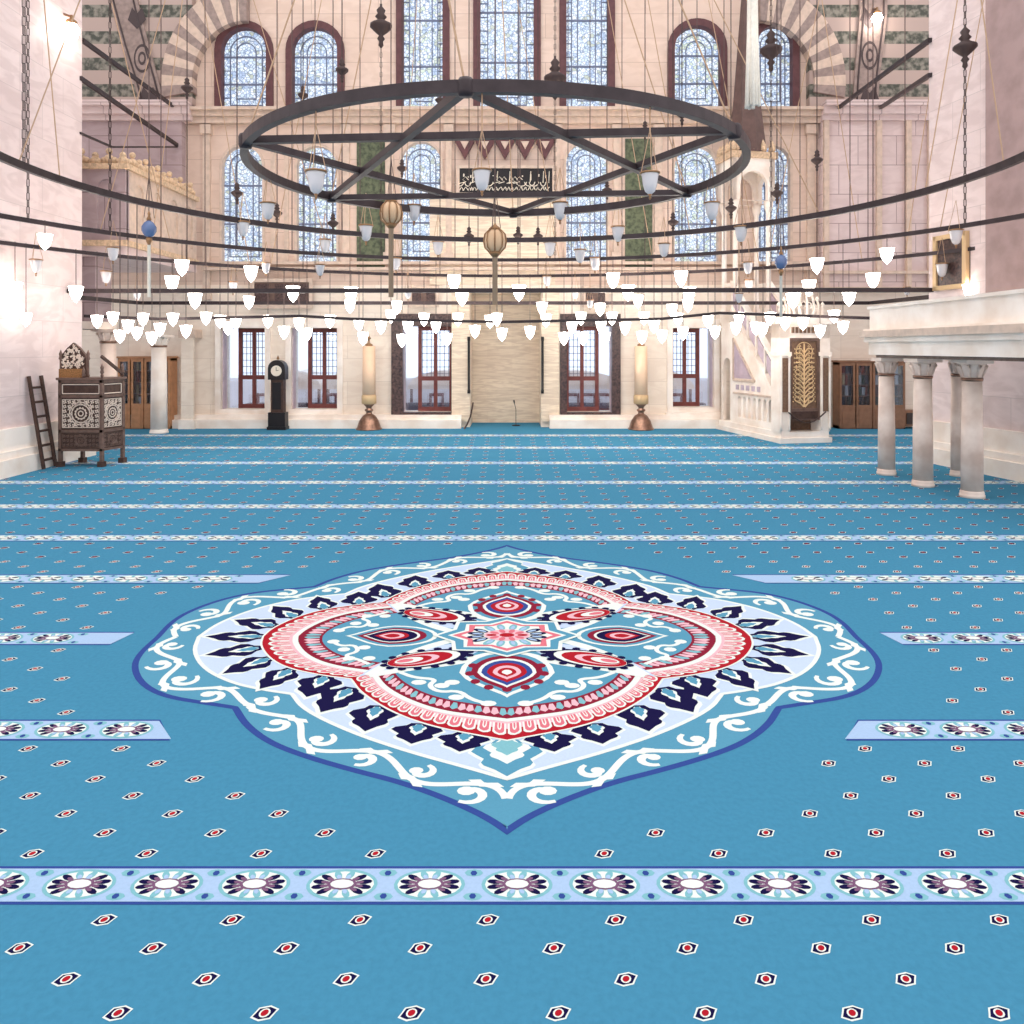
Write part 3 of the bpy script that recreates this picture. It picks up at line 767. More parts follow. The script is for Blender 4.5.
# ---------------- piers and side zones
def pier(name, far, near, side, matl):
    q = MB(); s = -1 if side == 'left' else 1
    q.hexa([(far[0], far[1], 0), (near[0], near[1], 0), (near[0] + s * 6, near[1], 0), (far[0] + s * 6, far[1], 0)],
           [(far[0], far[1], ZT), (near[0], near[1], ZT), (near[0] + s * 6, near[1], ZT), (far[0] + s * 6, far[1], ZT)], matl)
    return struct(q.build(name))
pier('wall_left', (-10.32, 18.0), (-10.36, 11.5), 'left', M['pier'])
RF, RN = (9.56, 17.2), (10.36, 13.0)
pier('wall_right', RF, RN, 'right', M['pier'])
q = MB()
for d, z0, z1 in ((.22, 0, .35), (.15, .35, .5), (.08, .5, .95)): q.box((-10.34, 11.5, z0), (-10.32 + d, 18.0 + d, z1), M['white'])
struct(q.build('baseboard_pier_left'))
q = MB()
for d, z0, z1 in ((.22, 0, .35), (.15, .35, .5), (.08, .5, .95)):
    q.hexa([(RF[0] - d, RF[1] + d, z0), (RN[0] - d, RN[1], z0), (RN[0] + .01, RN[1], z0), (RF[0] + .01, RF[1] + d, z0)],
           [(RF[0] - d, RF[1] + d, z1), (RN[0] - d, RN[1], z1), (RN[0] + .01, RN[1], z1), (RF[0] + .01, RF[1] + d, z1)], M['white'])
struct(q.build('baseboard_pier_right'))
q = MB()   # pilaster on the right wall, recess shadow painted into its darker colour
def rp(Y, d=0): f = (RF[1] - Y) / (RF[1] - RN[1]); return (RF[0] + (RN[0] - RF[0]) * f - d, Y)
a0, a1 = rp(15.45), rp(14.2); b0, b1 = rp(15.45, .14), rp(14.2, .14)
q.hexa([(*b0, 3.5), (*b1, 3.5), (*a1, 3.5), (*a0, 3.5)], [(*b0, ZT), (*b1, ZT), (*a1, ZT), (*a0, ZT)], M['shadestone']); struct(q.build('trim_21'))
# striped arch zones each side of the far wall (in front of it, below the crown)
for sgn, x0, x1, nm in ((-1, 60, 196, 'wall_upper_left'), (1, 806, 960, 'wall_upper_right')):
    q = MB(); q.box((wx(x0), YW - .30, wz(109)), (wx(x1), YW - .01, ZT), M['ablaq']); struct(q.build(nm))
    # painted band sweeping over the stripes
    pts = [(126, -8), (133, 20), (141, 50), (150, 80), (158, 109)] if sgn < 0 else [(868, -8), (868, 20), (865, 50), (862, 80), (860, 109)]
    w = [28, 27, 26, 25, 24]
    left = [(wx(p[0] - ww / 2), wz(p[1])) for p, ww in zip(pts, w)]; right = [(wx(p[0] + ww / 2), wz(p[1])) for p, ww in zip(pts, w)]
    q = MB(); q.prism([left + right[::-1]], XZ, YW - .38, YW - .30, M['paint'])
    l2 = [(wx(p[0] - ww * .36), wz(p[1])) for p, ww in zip(pts, w)]; r2 = [(wx(p[0] + ww * .36), wz(p[1])) for p, ww in zip(pts, w)]
    for c_ in (l2, r2): q.tube([(x, YW - .385, z) for x, z in c_], .03, M['paintdark'], 5)
    cxp, cyp = (148, 63) if sgn < 0 else (864, 60)
    for rr, mm in ((.36, 'paintdark'), (.29, 'paint'), (.17, 'paintdark'), (.1, 'paint')):
        q.prism([[(wx(cxp) + rr * .75 * math.cos(t * PI / 10), wz(cyp) + rr * math.sin(t * PI / 10) * 1.3) for t in range(20)]], XZ, YW - .39 - (.36 - rr) * .05, None, M[mm])
    for yy in (22, 100):
        q.prism([[(wx(cxp - (5 if yy == 22 else -6) * (sgn < 0)) + dx, wz(yy) + dz) for dx, dz in ((-.3, -.1), (0, -.4), (.3, -.1), (.16, .3), (0, .1), (-.16, .3))]], XZ, YW - .395, None, M['paintdark'])
    struct(q.build('trim_%d' % (22 if sgn < 0 else 23)))
    # radial voussoirs around the neighbouring arched window
    q = MB(); cx, cz = wx(250 if sgn < 0 else 757), wz(86); n = 15
    for k in range(n):
        a0_, a1_ = (PI * .5 + PI * .55 * k / n, PI * .5 + PI * .55 * (k + 1) / n) if sgn < 0 else (PI * .5 - PI * .55 * k / n, PI * .5 - PI * .55 * (k + 1) / n)
        r0, r1 = 1.75, 2.75
        pp = [(cx + r * math.cos(a) * (1 if sgn < 0 else 1), cz + r * math.sin(a) * 1.15) for r, a in ((r0, a0_), (r1, a0_), (r1, a1_), (r0, a1_))]
        if min(p[1] for p in pp) < wz(109) : continue
        q.prism([pp], XZ, YW - .34 - .004 * k, YW - .01, M['trim'] if k % 2 else M['paint'])
    struct(q.build('trim_%d' % (24 if sgn < 0 else 25)))
    q = MB(); X0, X1 = (wx(60), wx(196)) if sgn < 0 else (wx(817), wx(960))
    for (y0, y1, d) in ((107, 112, .75), (112, 119, .6), (119, 124, .45)): q.box((X0, YW - d, wz(y1)), (X1, YW, wz(y0)), M['side'])
    struct(q.build('trim_%d' % (26 if sgn < 0 else 27)))
# panelled wall right, behind the minbar
q = MB(); q.box((wx(818), YW - .3, wz(290)), (wx(960), YW - .01, wz(124)), M['side']); struct(q.build('wall_panelled_right'))
q = MB(); X = [832, 868, 895, 912]
for x_ in (819, 871, 900, 922): q.box((wx(x_), YW - .42, wz(290)), (wx(x_ + 5), YW - .29, wz(124)), M['trim'])
for y_ in (272, 288): q.box((wx(818), YW - .46, wz(y_ + 3)), (wx(940), YW - .29, wz(y_)), M['trim'])
struct(q.build('trim_28'))
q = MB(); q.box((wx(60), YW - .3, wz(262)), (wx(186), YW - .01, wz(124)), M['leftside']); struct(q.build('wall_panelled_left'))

# ---------------- gallery on the left
gal = thing('gallery', 'carved stone gallery with crested parapet high on the left', 'gallery', (0, 0, 0))
GX, GY = -10.05, 19.5; Zf, Zt = 5.35, 7.25
q = MB(); q.box((-14, GY, Zf - .35), (GX, YW - .8, Zf), M['side']); q.box((-14, GY - .08, Zf - .1), (GX + .08, YW - .8, Zf + .05), M['gilt']); q.build('floor_slab', gal)
def bay(q, horiz, a0, a1, d, z0, z1, m):
    n = max(1, round((a1 - a0) / 1.0)); w = (a1 - a0) / n; hs = [arch(a0 + w * k + w * .25, a0 + w * (k + 1) - w * .25, z0 + .35, z1 - .25, 8) for k in range(n)]
    f = XZ if horiz else YZ
    q.prism([rect(a0, a1, z0, z1)] + hs, f, d, d + (.12 if horiz else -.12), m)
    q.box((a0, d + .06, z0), (a1, d + .2, z1), m) if horiz else q.box((d - .2, a0, z0), (d - .06, a1, z1), m)
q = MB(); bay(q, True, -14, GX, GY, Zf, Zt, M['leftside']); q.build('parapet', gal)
q = MB(); bay(q, False, GY + .21, YW - .8, GX, Zf, Zt, M['trim']); q.build('parapet', gal)
q = MB(); q.box((-14, GY - .1, Zt), (GX + .1, GY + .25, Zt + .14), M['gilt']); q.box((GX - .25, GY + .25, Zt), (GX + .1, YW - .8, Zt + .14), M['gilt']); q.build('coping', gal)
def crest(q, pts):
    for k, (x, y) in enumerate(pts):
        s = .8 + .35 * (k % 2)
        for (dx, dz, r) in ((0, .12, .13), (-.11, .1, .09), (.11, .1, .09), (0, .3, .09)):
            q.lathe([(0, -r), (r * .7, -r * .7), (r, 0), (r * .7, r * .7), (0, r)], M['gilt'], 7, (x + dx * s * (1 if abs(y - GY) < .4 else .2), y + (0 if abs(y - GY) < .4 else dx * s), Zt + .14 + dz * s))
q = MB(); crest(q, [(GX - .1 - .36 * k, GY + .07) for k in range(11)] + [(GX - .07, GY + .5 + .36 * k) for k in range(11)]); q.build('crest', gal)
pil = MB(); pil.box((-12.2, 19.7, 3.1), (-10.95, 20.5, Zf - .35), M['leftside']); pil.box((-12.3, 19.6, 3.1), (-10.85, 20.6, 3.3), M['white'])
pil.build('pier', gal)

def column(label, x, y, r, h, m, base=True, group=None, cap='leafy', z0=0):
    t = thing('column', label, 'column', (x, y, z0), 0, group)
    q = MB(); q.lathe([(r * 1.0, .1), (r * .98, h * .4), (r * .88, h - .36)], m, 20); q.build('shaft', t)
    q = MB(); q.lathe([(r * 1.14, 0), (r * 1.14, .05), (r * 1.06, .06), (r * 1.1, .09), (r * 1.02, .11), (r, .12)], m, 20); q.build('base', t)
    q = MB(); q.lathe([(r * .88, h - .38), (r * .98, h - .36), (r * .98, h - .32)], M['bronze'], 20); q.build('collar', t)
    q = MB(); q.lathe([(r * .9, h - .32), (r * .92, h - .26), (r * 1.08, h - .18), (r * 1.12, h - .14), (r * 1.3, h - .07)], m, 20)
    for k in range(8):
        a = 2 * PI * k / 8; c_, s_ = math.cos(a), math.sin(a)
        q.tube([(r * .9 * c_, r * .9 * s_, h - .3), (r * 1.1 * c_, r * 1.1 * s_, h - .19), (r * 1.3 * c_, r * 1.3 * s_, h - .1), (r * 1.26 * c_, r * 1.26 * s_, h - .15)], [.02, .025, .03, .015], m, 5)
    q.box((-r * 1.35, -r * 1.35, h - .07), (r * 1.35, r * 1.35, h), m); q.build('capital', t)
    return t
g = G(159, 433); column('white round column in front of the left bookcase', g.x, g.y, .24, 3.0, M['white'])
g = G(120, 445); column('pale round column behind the carved wooden pulpit chair', -10.55 - .3, 19.2 + .95, .22, 3.1, M['col'])
q = MB(); q.box((wx(189), YW - .6, 0), (wx(201), YW - .51, wz(330)), M['wall_low']); q.box((wx(187), YW - .66, 0), (wx(203), YW - .51, .3), M['white']); q.box((wx(187), YW - .64, wz(338)), (wx(203), YW - .05, wz(330)), M['trim']); struct(q.build('trim_29'))

# ---------------- bookcases
def bookcase(x0, x1, zt, label, side):
    t = thing('bookcase', label, 'bookcase', (wx(x0), YW - .62, 0)); w = wx(x1) - wx(x0); h = zt; d = .5 if side == 'l' else .5
    Y0 = -.0
    m = M['oak'] if side == 'l' else M['oakd']
    q = MB(); q.box((0, Y0 + .46, 0), (w, Y0 + .5, h), m)
    q.box((0, Y0 + .04, 0), (.05, Y0 + .46, h), m); q.box((w - .05, Y0 + .04, 0), (w, Y0 + .46, h), m); q.box((0, Y0 + .04, h - .08), (w, Y0 + .46, h), m); q.box((0, Y0 + .04, 0), (w, Y0 + .46, .1), m); q.box((-.04, Y0, h), (w + .04, Y0 + .5, h + .06), m)
    q.box((w * .5 - .03, Y0 + .04, 0), (w * .5 + .03, Y0 + .46, h), m); q.build('body', t)
    zz = [h * .32 + (h * .66) * k / 4 for k in range(4)]
    q0 = None
    for k, z in enumerate(zz):
        q = MB(); q.box((.05, Y0 + .06, z), (w - .05, Y0 + .45, z + .03), m); q.build('shelf', t)
    for k in range(4):
        a = w * k / 4; c = w * (k + 1) / 4
        q = MB(); q.prism([rect(a + .02, c - .02, .04, h - .03), rect(a + .085, c - .085, h * .36, h - .11)], XZ, Y0, Y0 + .04, m)
        q.box((a + .1, Y0 - .012, .14), (c - .1, Y0 + .001, h * .3), m)
        dd = q.build('door', t)
        q = MB(); q.box((a + .085, Y0 + .015, h * .36), (c - .085, Y0 + .02, h - .11), M['clear']); q.build('glass', dd)
        q = MB(); kx = c - .07 if k % 2 == 0 else a + .07; q.lathe([(.0, -.04), (.018, -.03), (.02, 0), (.018, .03), (0, .04)], M['brass'], 8, (kx, Y0 - .03, h * .42)); q.build('handle', dd)
    return t, w, h, zz, Y0
rb = random.Random(5)
cols_b = [mat('book_%d' % k, rgb(*c), .7) for k, c in enumerate(((150, 70, 50), (196, 160, 110), (70, 60, 60), (210, 200, 186), (96, 72, 52), (120, 90, 70), (80, 90, 70)))]
colnames = ['red-brown', 'tan', 'charcoal', 'ivory', 'dark brown', 'mid-brown', 'olive']
ordn = ['first', 'second', 'third', 'fourth', 'fifth', 'sixth', 'seventh', 'eighth', 'ninth', 'tenth', 'eleventh', 'twelfth', 'thirteenth', 'fourteenth', 'fifteenth', 'sixteenth', 'seventeenth', 'eighteenth', 'nineteenth', 'twentieth', 'twenty-first', 'twenty-second', 'twenty-third', 'twenty-fourth', 'twenty-fifth', 'twenty-sixth', 'twenty-seventh', 'twenty-eighth', 'twenty-ninth', 'thirtieth']
for x0, x1, y0, side, lab in ((127, 179, 358, 'l', 'honey-coloured wooden bookcase with glazed doors, at the left'), (831, 896, 362, 'r', 'brown wooden bookcase with glazed doors, right of the marble minbar')):
    t, w, h, zz, Y0 = bookcase(x0, x1, wz(y0), lab, side)
    for k, z in enumerate(zz):
        for j in range(4):
            n = 3 if (x0 < 200) else 4
            x = w * j / 4 + .14
            for i in range(n):
                bw = .06 + .04 * rb.random(); bh = .26 + .12 * rb.random(); ci = rb.randrange(7)
                if x + bw > w * (j + 1) / 4 - .1: break
                q = MB(); q.box((0, 0, 0), (bw, .22, bh), cols_b[ci]); q.box((.008, .21, .01), (bw - .008, .225, bh - .01), M['ivory'])
                o = q.build('book', None, (wx(x0) + x, YW - .62 + Y0 + .1, z + .03))
                tag(o, '%s book, %s from left behind %s door, %s shelf, %s bookcase' % (colnames[ci], ordn[i], ordn[j], ['bottom', 'second', 'third', 'top'][k], 'left' if side == 'l' else 'right'), 'book', 'books in the %s bookcase' % ('left' if side == 'l' else 'right'))
                x += bw + .004 + .02 * rb.random()
# small cabinet beyond
t = thing('cabinet', 'small dark cabinet against the wall right of the bookcase', 'cabinet', (wx(905), YW - .45, 0))
q = MB(); q.box((-.3, -.1, .08), (.3, .3, wz(409)), M['oakd']); q.build('body', t)
q = MB(); q.box((-.24, -.13, .16), (.24, -.1, wz(409) - .08), M['dark']); q.build('door', t)

# ---------------- grandfather clock
t = thing('longcase_clock', 'tall dark longcase clock with pale round dial between windows', 'clock', (wx(278, YW - .75), YW - .75, 0)); 
hz = wz(360, YW - .7)
q = MB(); q.box((-.27, -.16, 0), (.27, .2, .55), M['black']); q.box((-.3, -.19, 0), (.3, .2, .1), M['black']); q.build('base', t)
q = MB(); q.box((-.19, -.12, .55), (.19, .2, hz * .72), M['walnut']); q.box((-.14, -.14, .65), (.14, -.12, hz * .68), M['black']); q.build('trunk', t)
q = MB(); z0 = hz * .72; q.prism([arch(-.27, .27, z0, hz)], XZ, -.17, .2, M['black']); q.lathe([(0, 0), (.05, .04), (.03, .09), (0, .16)], M['brass'], 10, (0, .0, hz)); q.build('hood', t)
q = MB(); cz = z0 + .28
q.add([(.17 * math.cos(2 * PI * k / 24), -.185, cz + .17 * math.sin(2 * PI * k / 24)) for k in range(24)] + [(.17 * math.cos(2 * PI * k / 24), -.17, cz + .17 * math.sin(2 * PI * k / 24)) for k in range(24)], [tuple(range(24))] + [(k, (k + 1) % 24, 24 + (k + 1) % 24, 24 + k) for k in range(24)], M['ivory']); q.build('dial', t)
q = MB(); q.box((-.008, -.19, cz), (.008, -.186, cz + .12), M['black']); q.beam((0, -.188, cz), (.08, -.188, cz + .02), .004, .014, M['black']); q.build('hands', t)

# ---------------- candles
for px_, lab in ((369, 'giant cream candle on a bronze stand left of the mihrab'), (641, 'giant cream candle on a bronze stand right of the mihrab')):
    Yc = YW - .72; t = thing('candlestick', lab, 'candle', ((px_ - 512) * Yc / F, Yc, 0), 0, 'giant candles beside the mihrab')
    z1, z2, z3 = wz(404, Yc), wz(395, Yc), wz(346, Yc)
    q = MB(); q.lathe([(.42, 0), (.42, .03), (.38, .06), (.31, .28), (.2, .44), (.14, .48), (.1, .5), (.09, .56), (.14, .6), (.14, .63), (.08, .67), (.1, .72), (.18, z1)], M['bronze'], 24); q.build('stand', t)
    q = MB(); q.lathe([(.2, z1), (.235, z1 + .02), (.235, z2 - .02), (.22, z2)], M['gold'], 24); q.build('cup', t)
    q = MB(); q.lathe([(.21, z2), (.2, z3)], M['wax'], 24); q.build('candle', t)
    q = MB(); q.lathe([(.12, z3), (.12, z3 + .05), (.03, z3 + .1), (.03, z3 + .2), (.07, z3 + .24), (0, z3 + .34)], M['brass'], 12); q.build('wick_holder', t)
# mic stand and incense stand at the mihrab
t = thing('microphone_stand', 'thin black microphone stand before the mihrab niche', 'microphone stand', (wx(516), YW - .2 + .6, 0))
q = MB(); q.lathe([(.14, 0), (.14, .02), (.02, .04)], M['black'], 14); q.build('base', t)
q = MB(); q.tube([(0, 0, .02), (0, 0, .55), (-.05, -.05, .75)], .012, M['black']); q.build('pole', t)
q = MB(); q.tube([(-.05, -.05, .75), (-.07, -.08, .86)], [.02, .03], M['black'], 8); q.build('microphone', t)
t = thing('hooked_staff', 'dark curved staff leaning on the left mihrab pilaster', 'staff', (wx(472), YW - .62, 0))
q = MB(); q.tube([(-.22, 0, .0), (-.12, 0, .15), (-.02, 0, .4), (.05, .05, .75), (.06, .05, .85)], .03, M['walnut']); q.build('shaft', t)

# ---------------- minbar
g0 = Vector((7.38, 20.5, 0)); ang = math.atan2(.63, 3.3)
mn = thing('minbar', 'white marble minbar with carved brown door panel and steep stair', 'minbar', g0, ang)
Wm = 1.32
q = MB(); q.box((-.12, -.12, 0), (Wm + .12, 3.7, .14), M['white']); q.box((-.06, -.06, .14), (Wm + .06, 3.65, .3), M['white']); q.build('plinth', mn)
def zz_(py): return H + (YH - py) * 20.5 / F
# portal
for sx in (0, 1):
    x0 = -.1 if sx == 0 else Wm - .2
    q = MB(); q.box((x0, -.05, .3), (x0 + .3, .4, zz_(318)), M['white'])
    q.box((x0 - .04, -.09, zz_(356)), (x0 + .34, .44, zz_(352)), M['white'])
    q.box((x0 + .05, -.07, zz_(412)), (x0 + .25, -.05, zz_(358)), M['carved'])
    for cx_ in (x0 + .03, x0 + .27): q.lathe([(.035, .35), (.03, .45), (.03, zz_(358)), (.045, zz_(356))], M['white'], 8, (cx_, -.08, 0))
    q.build('portal_post', mn)
q = MB(); q.box((-.14, -.09, zz_(324)), (Wm + .14, .44, zz_(317)), M['white']); q.box((-.1, -.05, zz_(338)), (Wm + .1, .4, zz_(324)), M['white'])
for k in range(7): q.box((.25 + k * .12, -.11, zz_(333)), (.31 + k * .12, -.05, zz_(327)), M['carved'])
q.build('entablature', mn)
q = MB()
for k in range(9):
    x = .0 + Wm * k / 8; hgt = .35 + .4 * math.sin(PI * k / 8)
    q.tube([(x, .15, zz_(317)), (x + .1 * math.cos(k), .15, zz_(317) + hgt * .4), (x, .15, zz_(317) + hgt)], [.05, .04, .03], M['white'], 6)
    q.lathe([(0, -.07), (.07, 0), (0, .1)], M['white'], 8, (x, .15, zz_(317) + hgt))
for k in range(8):
    x = Wm * (k + .5) / 8; hgt = .3 + .36 * math.sin(PI * (k + .5) / 8)
    q.tube([(x + .08 * math.cos(t * PI / 4), .15, zz_(317) + hgt * .55 + .09 * math.sin(t * PI / 4)) for t in range(9)], .022, M['white'], 5)
q.build('crown', mn)
# door: carved panel with arabesques
dr = MB(); dx0, dx1 = .22, Wm - .22; dz0, dz1 = zz_(419), zz_(339)
dr.box((dx0, .0, dz0), (dx1, .06, dz1), M['carved'])
dr.prism([rect(dx0 - .03, dx1 + .03, dz0 - .04, dz1 + .03), rect(dx0 + .06, dx1 - .06, dz0 + .28, dz1 - .06)], XZ, -.04, 0, M['walnut2'])
dr.box((dx0 + .05, -.05, dz0), (dx1 - .05, -.03, dz0 + .2), M['walnut'])
door_o = dr.build('door', mn)
q = MB(); cx = (dx0 + dx1) / 2
q.lathe([(0, 0), (.0, 0)], M['gold'], 3, (cx, -.01, dz0 + 1))
for s in (1, -1):
    for k in range(13):
        z = dz0 + .42 + k * .125; w_ = .30 - .004 * k; up = .12 if k < 8 else -.02
        q.tube([(cx + s * .02, -.012, z - .1), (cx + s * w_ * .4, -.012, z), (cx + s * w_ * .8, -.012, z + up * .5), (cx + s * w_, -.012, z + up), (cx + s * w_ * .82, -.012, z + up + .05)], [.022, .024, .024, .02, .012], M['gold'], 5)
        q.tube([(cx + s * w_ * .55, -.012, z + .02), (cx + s * w_ * .62, -.012, z + .07), (cx + s * w_ * .5, -.012, z + .09), (cx + s * w_ * .42, -.012, z + .05)], .014, M['gold'], 5)
        q.lathe([(0, -.03), (.026, 0), (0, .03)], M['gold'], 6, (cx + s * (w_ + .03), -.01, z + up * .4))
q.tube([(cx, -.012, dz0 + .32), (cx, -.012, dz1 - .12)], .022, M['gold'], 6)
for (z, r) in ((dz1 - .35, .26), (dz0 + .5, .14), (dz0 + 1.15, .1)):
    q.tube([(cx + r * .95 * math.cos(t * PI / 12), -.014, z + r * math.sin(t * PI / 12)) for t in range(25)], .016, M['gold'], 5)
q.build('arabesque', door_o)
q = MB(); q.tube([(.1 + (Wm - .2) * t / 12, -.16 , zz_(412) - .32 * math.sin(PI * t / 12) * .9) for t in range(13)], .02, M['walnut'], 6); o = q.build('rope_barrier', mn)
# side wall facing the nave (local x = 0 plane)
def side(x):
    q = MB()
    outer = [(.4, .3), (3.6, .3), (3.6, 3.7), (2.9, 3.7), (.4, 1.3)]
    hs = [arch(.5 + .3 * k, .5 + .3 * k + .2, .5, 1.14, 6) for k in range(7)] + [arch(2.95, 3.45, .32, 2.3, 10)]
    q.prism([outer] + hs, YZ, x, x + .1, M['white'])
    return q
q = side(0); 
for (a, c) in (((.95, 1.42), (2.72, 3.12)), ): pass
def strip(q, pts, w, x, m):
    for p, r in zip(pts, pts[1:]): q.beam((x, p[0], p[1]), (x, r[0], r[1]), .04, w, m)
tri = [(1.45, 1.62), (2.75, 1.62), (2.75, 2.9), (1.45, 1.62)]
q.build('side_wall', mn)
q = MB(); strip(q, tri, .07, -.02, M['trim'])
strip(q, [(1.75, 1.78), (2.6, 1.78), (2.6, 2.6), (1.75, 1.78)], .05, -.02, M['mauve']); q.prism([[(1.6, 1.68), (2.7, 1.68), (2.7, 2.76)]], YZ, -.015, 0, M['mauve'])
strip(q, [(.5, 1.22), (2.75, 1.22)], .06, -.02, M['trim'])
for k in range(5): q.box((-.03, 1.15 + k * .32, 1.33), (0, 1.3 + k * .32, 1.48), M['mauve'])
q.build('side_moulding', mn)
q = MB(); q.box((.1, .4, .3), (Wm - .1, .45, 1.3), M['carved'])
q.build('inner_screen', mn)
side(Wm - .1).build('side_wall', mn)
q = MB()
for k in range(11): q.box((.1, .45 + k * .25, .3), (Wm - .1, .45 + (k + 1) * .25, .55 + k * .28), M['white'])
q.build('stair', mn)
for x in (-.02, Wm - .08):
    q = MB(); 
    def par(p0, p1, h0, h1, m, d=0): q.hexa([(x - d, p0[0], p0[1] + h0), (x + .1 + d, p0[0], p0[1] + h0), (x + .1 + d, p1[0], p1[1] + h0), (x - d, p1[0], p1[1] + h0)], [(x - d, p0[0], p0[1] + h1), (x + .1 + d, p0[0], p0[1] + h1), (x + .1 + d, p1[0], p1[1] + h1), (x - d, p1[0], p1[1] + h1)], m)
    A, B = (.4, 1.3), (2.9, 3.7)
    par(A, B, .0, .12, M['white'], .03); par(A, B, .88, 1.0, M['white'], .03)
    def mid_(f): return (A[0] + (B[0] - A[0]) * f, A[1] + (B[1] - A[1]) * f)
    for k in range(6): f = k / 5; p0 = mid_(max(0, f - .012)); p1 = mid_(min(1, f + .012)); par(p0, p1, .1, .9, M['white'])
    for k in range(5): par(mid_(k / 5 + .03), mid_(k / 5 + .17), .28, .72, M['mauve'], -.03)
    q.build('balustrade', mn)
# pavilion
z0p = 3.7; z1p = 7.2
q = MB(); q.box((0, 2.7, 3.4), (Wm, 3.7, 3.72), M['white']); q.build('platform', mn)
for x in (.1, Wm - .1):
    for y in (2.85, 3.6):
        q = MB(); q.lathe([(.12, z0p), (.12, z0p + .12), (.08, z0p + .2), (.075, z1p - .35), (.13, z1p - .2), (.15, z1p)], M['white'], 12, (x, y, 0)); q.build('pavilion_column', mn)
q = MB(); q.prism([rect(-.05, Wm + .05, z1p, 8.5), arch(.2, Wm - .2, z1p + .001, z1p + .9, 10)], XZ, 2.72, 2.86, M['white'])
q.prism([rect(-.05, Wm + .05, z1p, 8.5), arch(.2, Wm - .2, z1p + .001, z1p + .9, 10)], XZ, 3.56, 3.7, M['white'])
q.prism([rect(2.72, 3.7, z1p, 8.5), arch(2.9, 3.5, z1p + .001, z1p + .8, 10)], YZ, -.05, .08, M['white']); q.prism([rect(2.72, 3.7, z1p, 8.5), arch(2.9, 3.5, z1p + .001, z1p + .8, 10)], YZ, Wm - .08, Wm + .05, M['white'])
q.box((-.12, 2.65, 8.5), (Wm + .12, 3.77, 8.7), M['gilt'])
for k in range(5): q.lathe([(.0, 0), (.13, .05), (.1, .22), (0, .4)], M['gilt'], 6, (.05 + k * (Wm - .1) / 4, 2.72, 8.7)); q.lathe([(.0, 0), (.13, .05), (.1, .22), (0, .4)], M['gilt'], 6, (.0, 2.72 + k * .24, 8.7))
q.build('canopy', mn)
q = MB(); q.lathe([(.62, 8.7), (.6, 9.0), (.42, 10.5), (.16, 13.8), (.03, 15.2)], M['spire'], 8, (Wm / 2, 3.2, 0), smooth=False); q.build('spire', mn)
q = MB(); 
for x in (.1, Wm - .1): q.beam((x, 2.85, 4.6), (x, 3.6, 4.6), .06, .1, M['white'])
q.beam((.1, 3.6, 4.6), (Wm - .1, 3.6, 4.6), .06, .1, M['white']); q.build('pavilion_rail', mn)

# ---------------- muezzin platform on columns (right)
mz = thing('muezzin_platform', 'white marble balcony platform on short columns, far right', 'platform', (0, 0, 0))
X0, Yb, Ya = 7.42, 15.6, 9.6
q = MB(); q.box((X0, Ya, 2.46), (9.3, Yb, 2.72), M['white']); q.box((X0 - .07, Ya, 2.72), (9.3, Yb + .07, 2.82), M['white']); q.box((X0 - .14, Ya, 2.82), (9.3, Yb + .14, 2.95), M['trim']); q.box((X0 - .08, Ya, 2.95), (9.3, Yb + .08, 2.99), M['white']); q.box((X0 + .1, Ya, 2.40), (9.2, Yb - .1, 2.46), M['walnut2']); q.build('slab', mz)
q = MB(); q.box((X0 + .02, Ya, 2.99), (X0 + .17, Yb, 3.4), M['white']); q.box((X0 + .17, Yb - .15, 2.99), (9.3, Yb, 3.4), M['white']); q.box((X0 - .02, Ya, 3.4), (X0 + .21, Yb + .03, 3.46), M['white']); q.box((X0 + .21, Yb - .18, 3.4), (9.3, Yb + .03, 3.46), M['white']); q.build('parapet', mz)
for x, y, r, lab in ((7.70, 15.42, .165, 'marble column at the far corner of the balcony platform'), (7.74, 14.13, .175, 'marble column in the middle of the balcony front row'), (8.03, 13.09, .175, 'nearest marble column under the balcony platform'), (9.05, 15.25, .12, 'thinner column behind the nearest balcony column')):
    column(lab, x, y, r, 2.40, M['col'], group='columns under the balcony platform')
# framed board on the right pier
def rpx(Y): return rp(Y)[0]
fb = thing('framed_board', 'dark board in a gilt frame on the right pier', 'picture', (0, 0, 0))
def rq(Y, z, d): return (rpx(Y) - d, Y, z)
def quadbox(q, Ya_, Yb_, za, zb, d0, d1, m): q.hexa([rq(Ya_, za, d1), rq(Yb_, za, d1), rq(Yb_, za, d0), rq(Ya_, za, d0)], [rq(Ya_, zb, d1), rq(Yb_, zb, d1), rq(Yb_, zb, d0), rq(Ya_, zb, d0)], m)
y1_, y2_ = 16.95, 16.05; za, zb = 3.95, 5.05
q = MB(); quadbox(q, y2_, y1_, za, zb, .004, .05, M['slab']); q.build('board', fb)
q = MB()
for (a_, b_, c_, d_) in ((y2_ - .02, y2_ + .08, za - .06, zb + .06), (y1_ - .08, y1_ + .02, za - .06, zb + .06), (y2_, y1_, za - .06, za + .04), (y2_, y1_, zb - .04, zb + .06)): quadbox(q, a_, b_, c_, d_, .004, .09, M['gold'])
q.build('frame', fb)

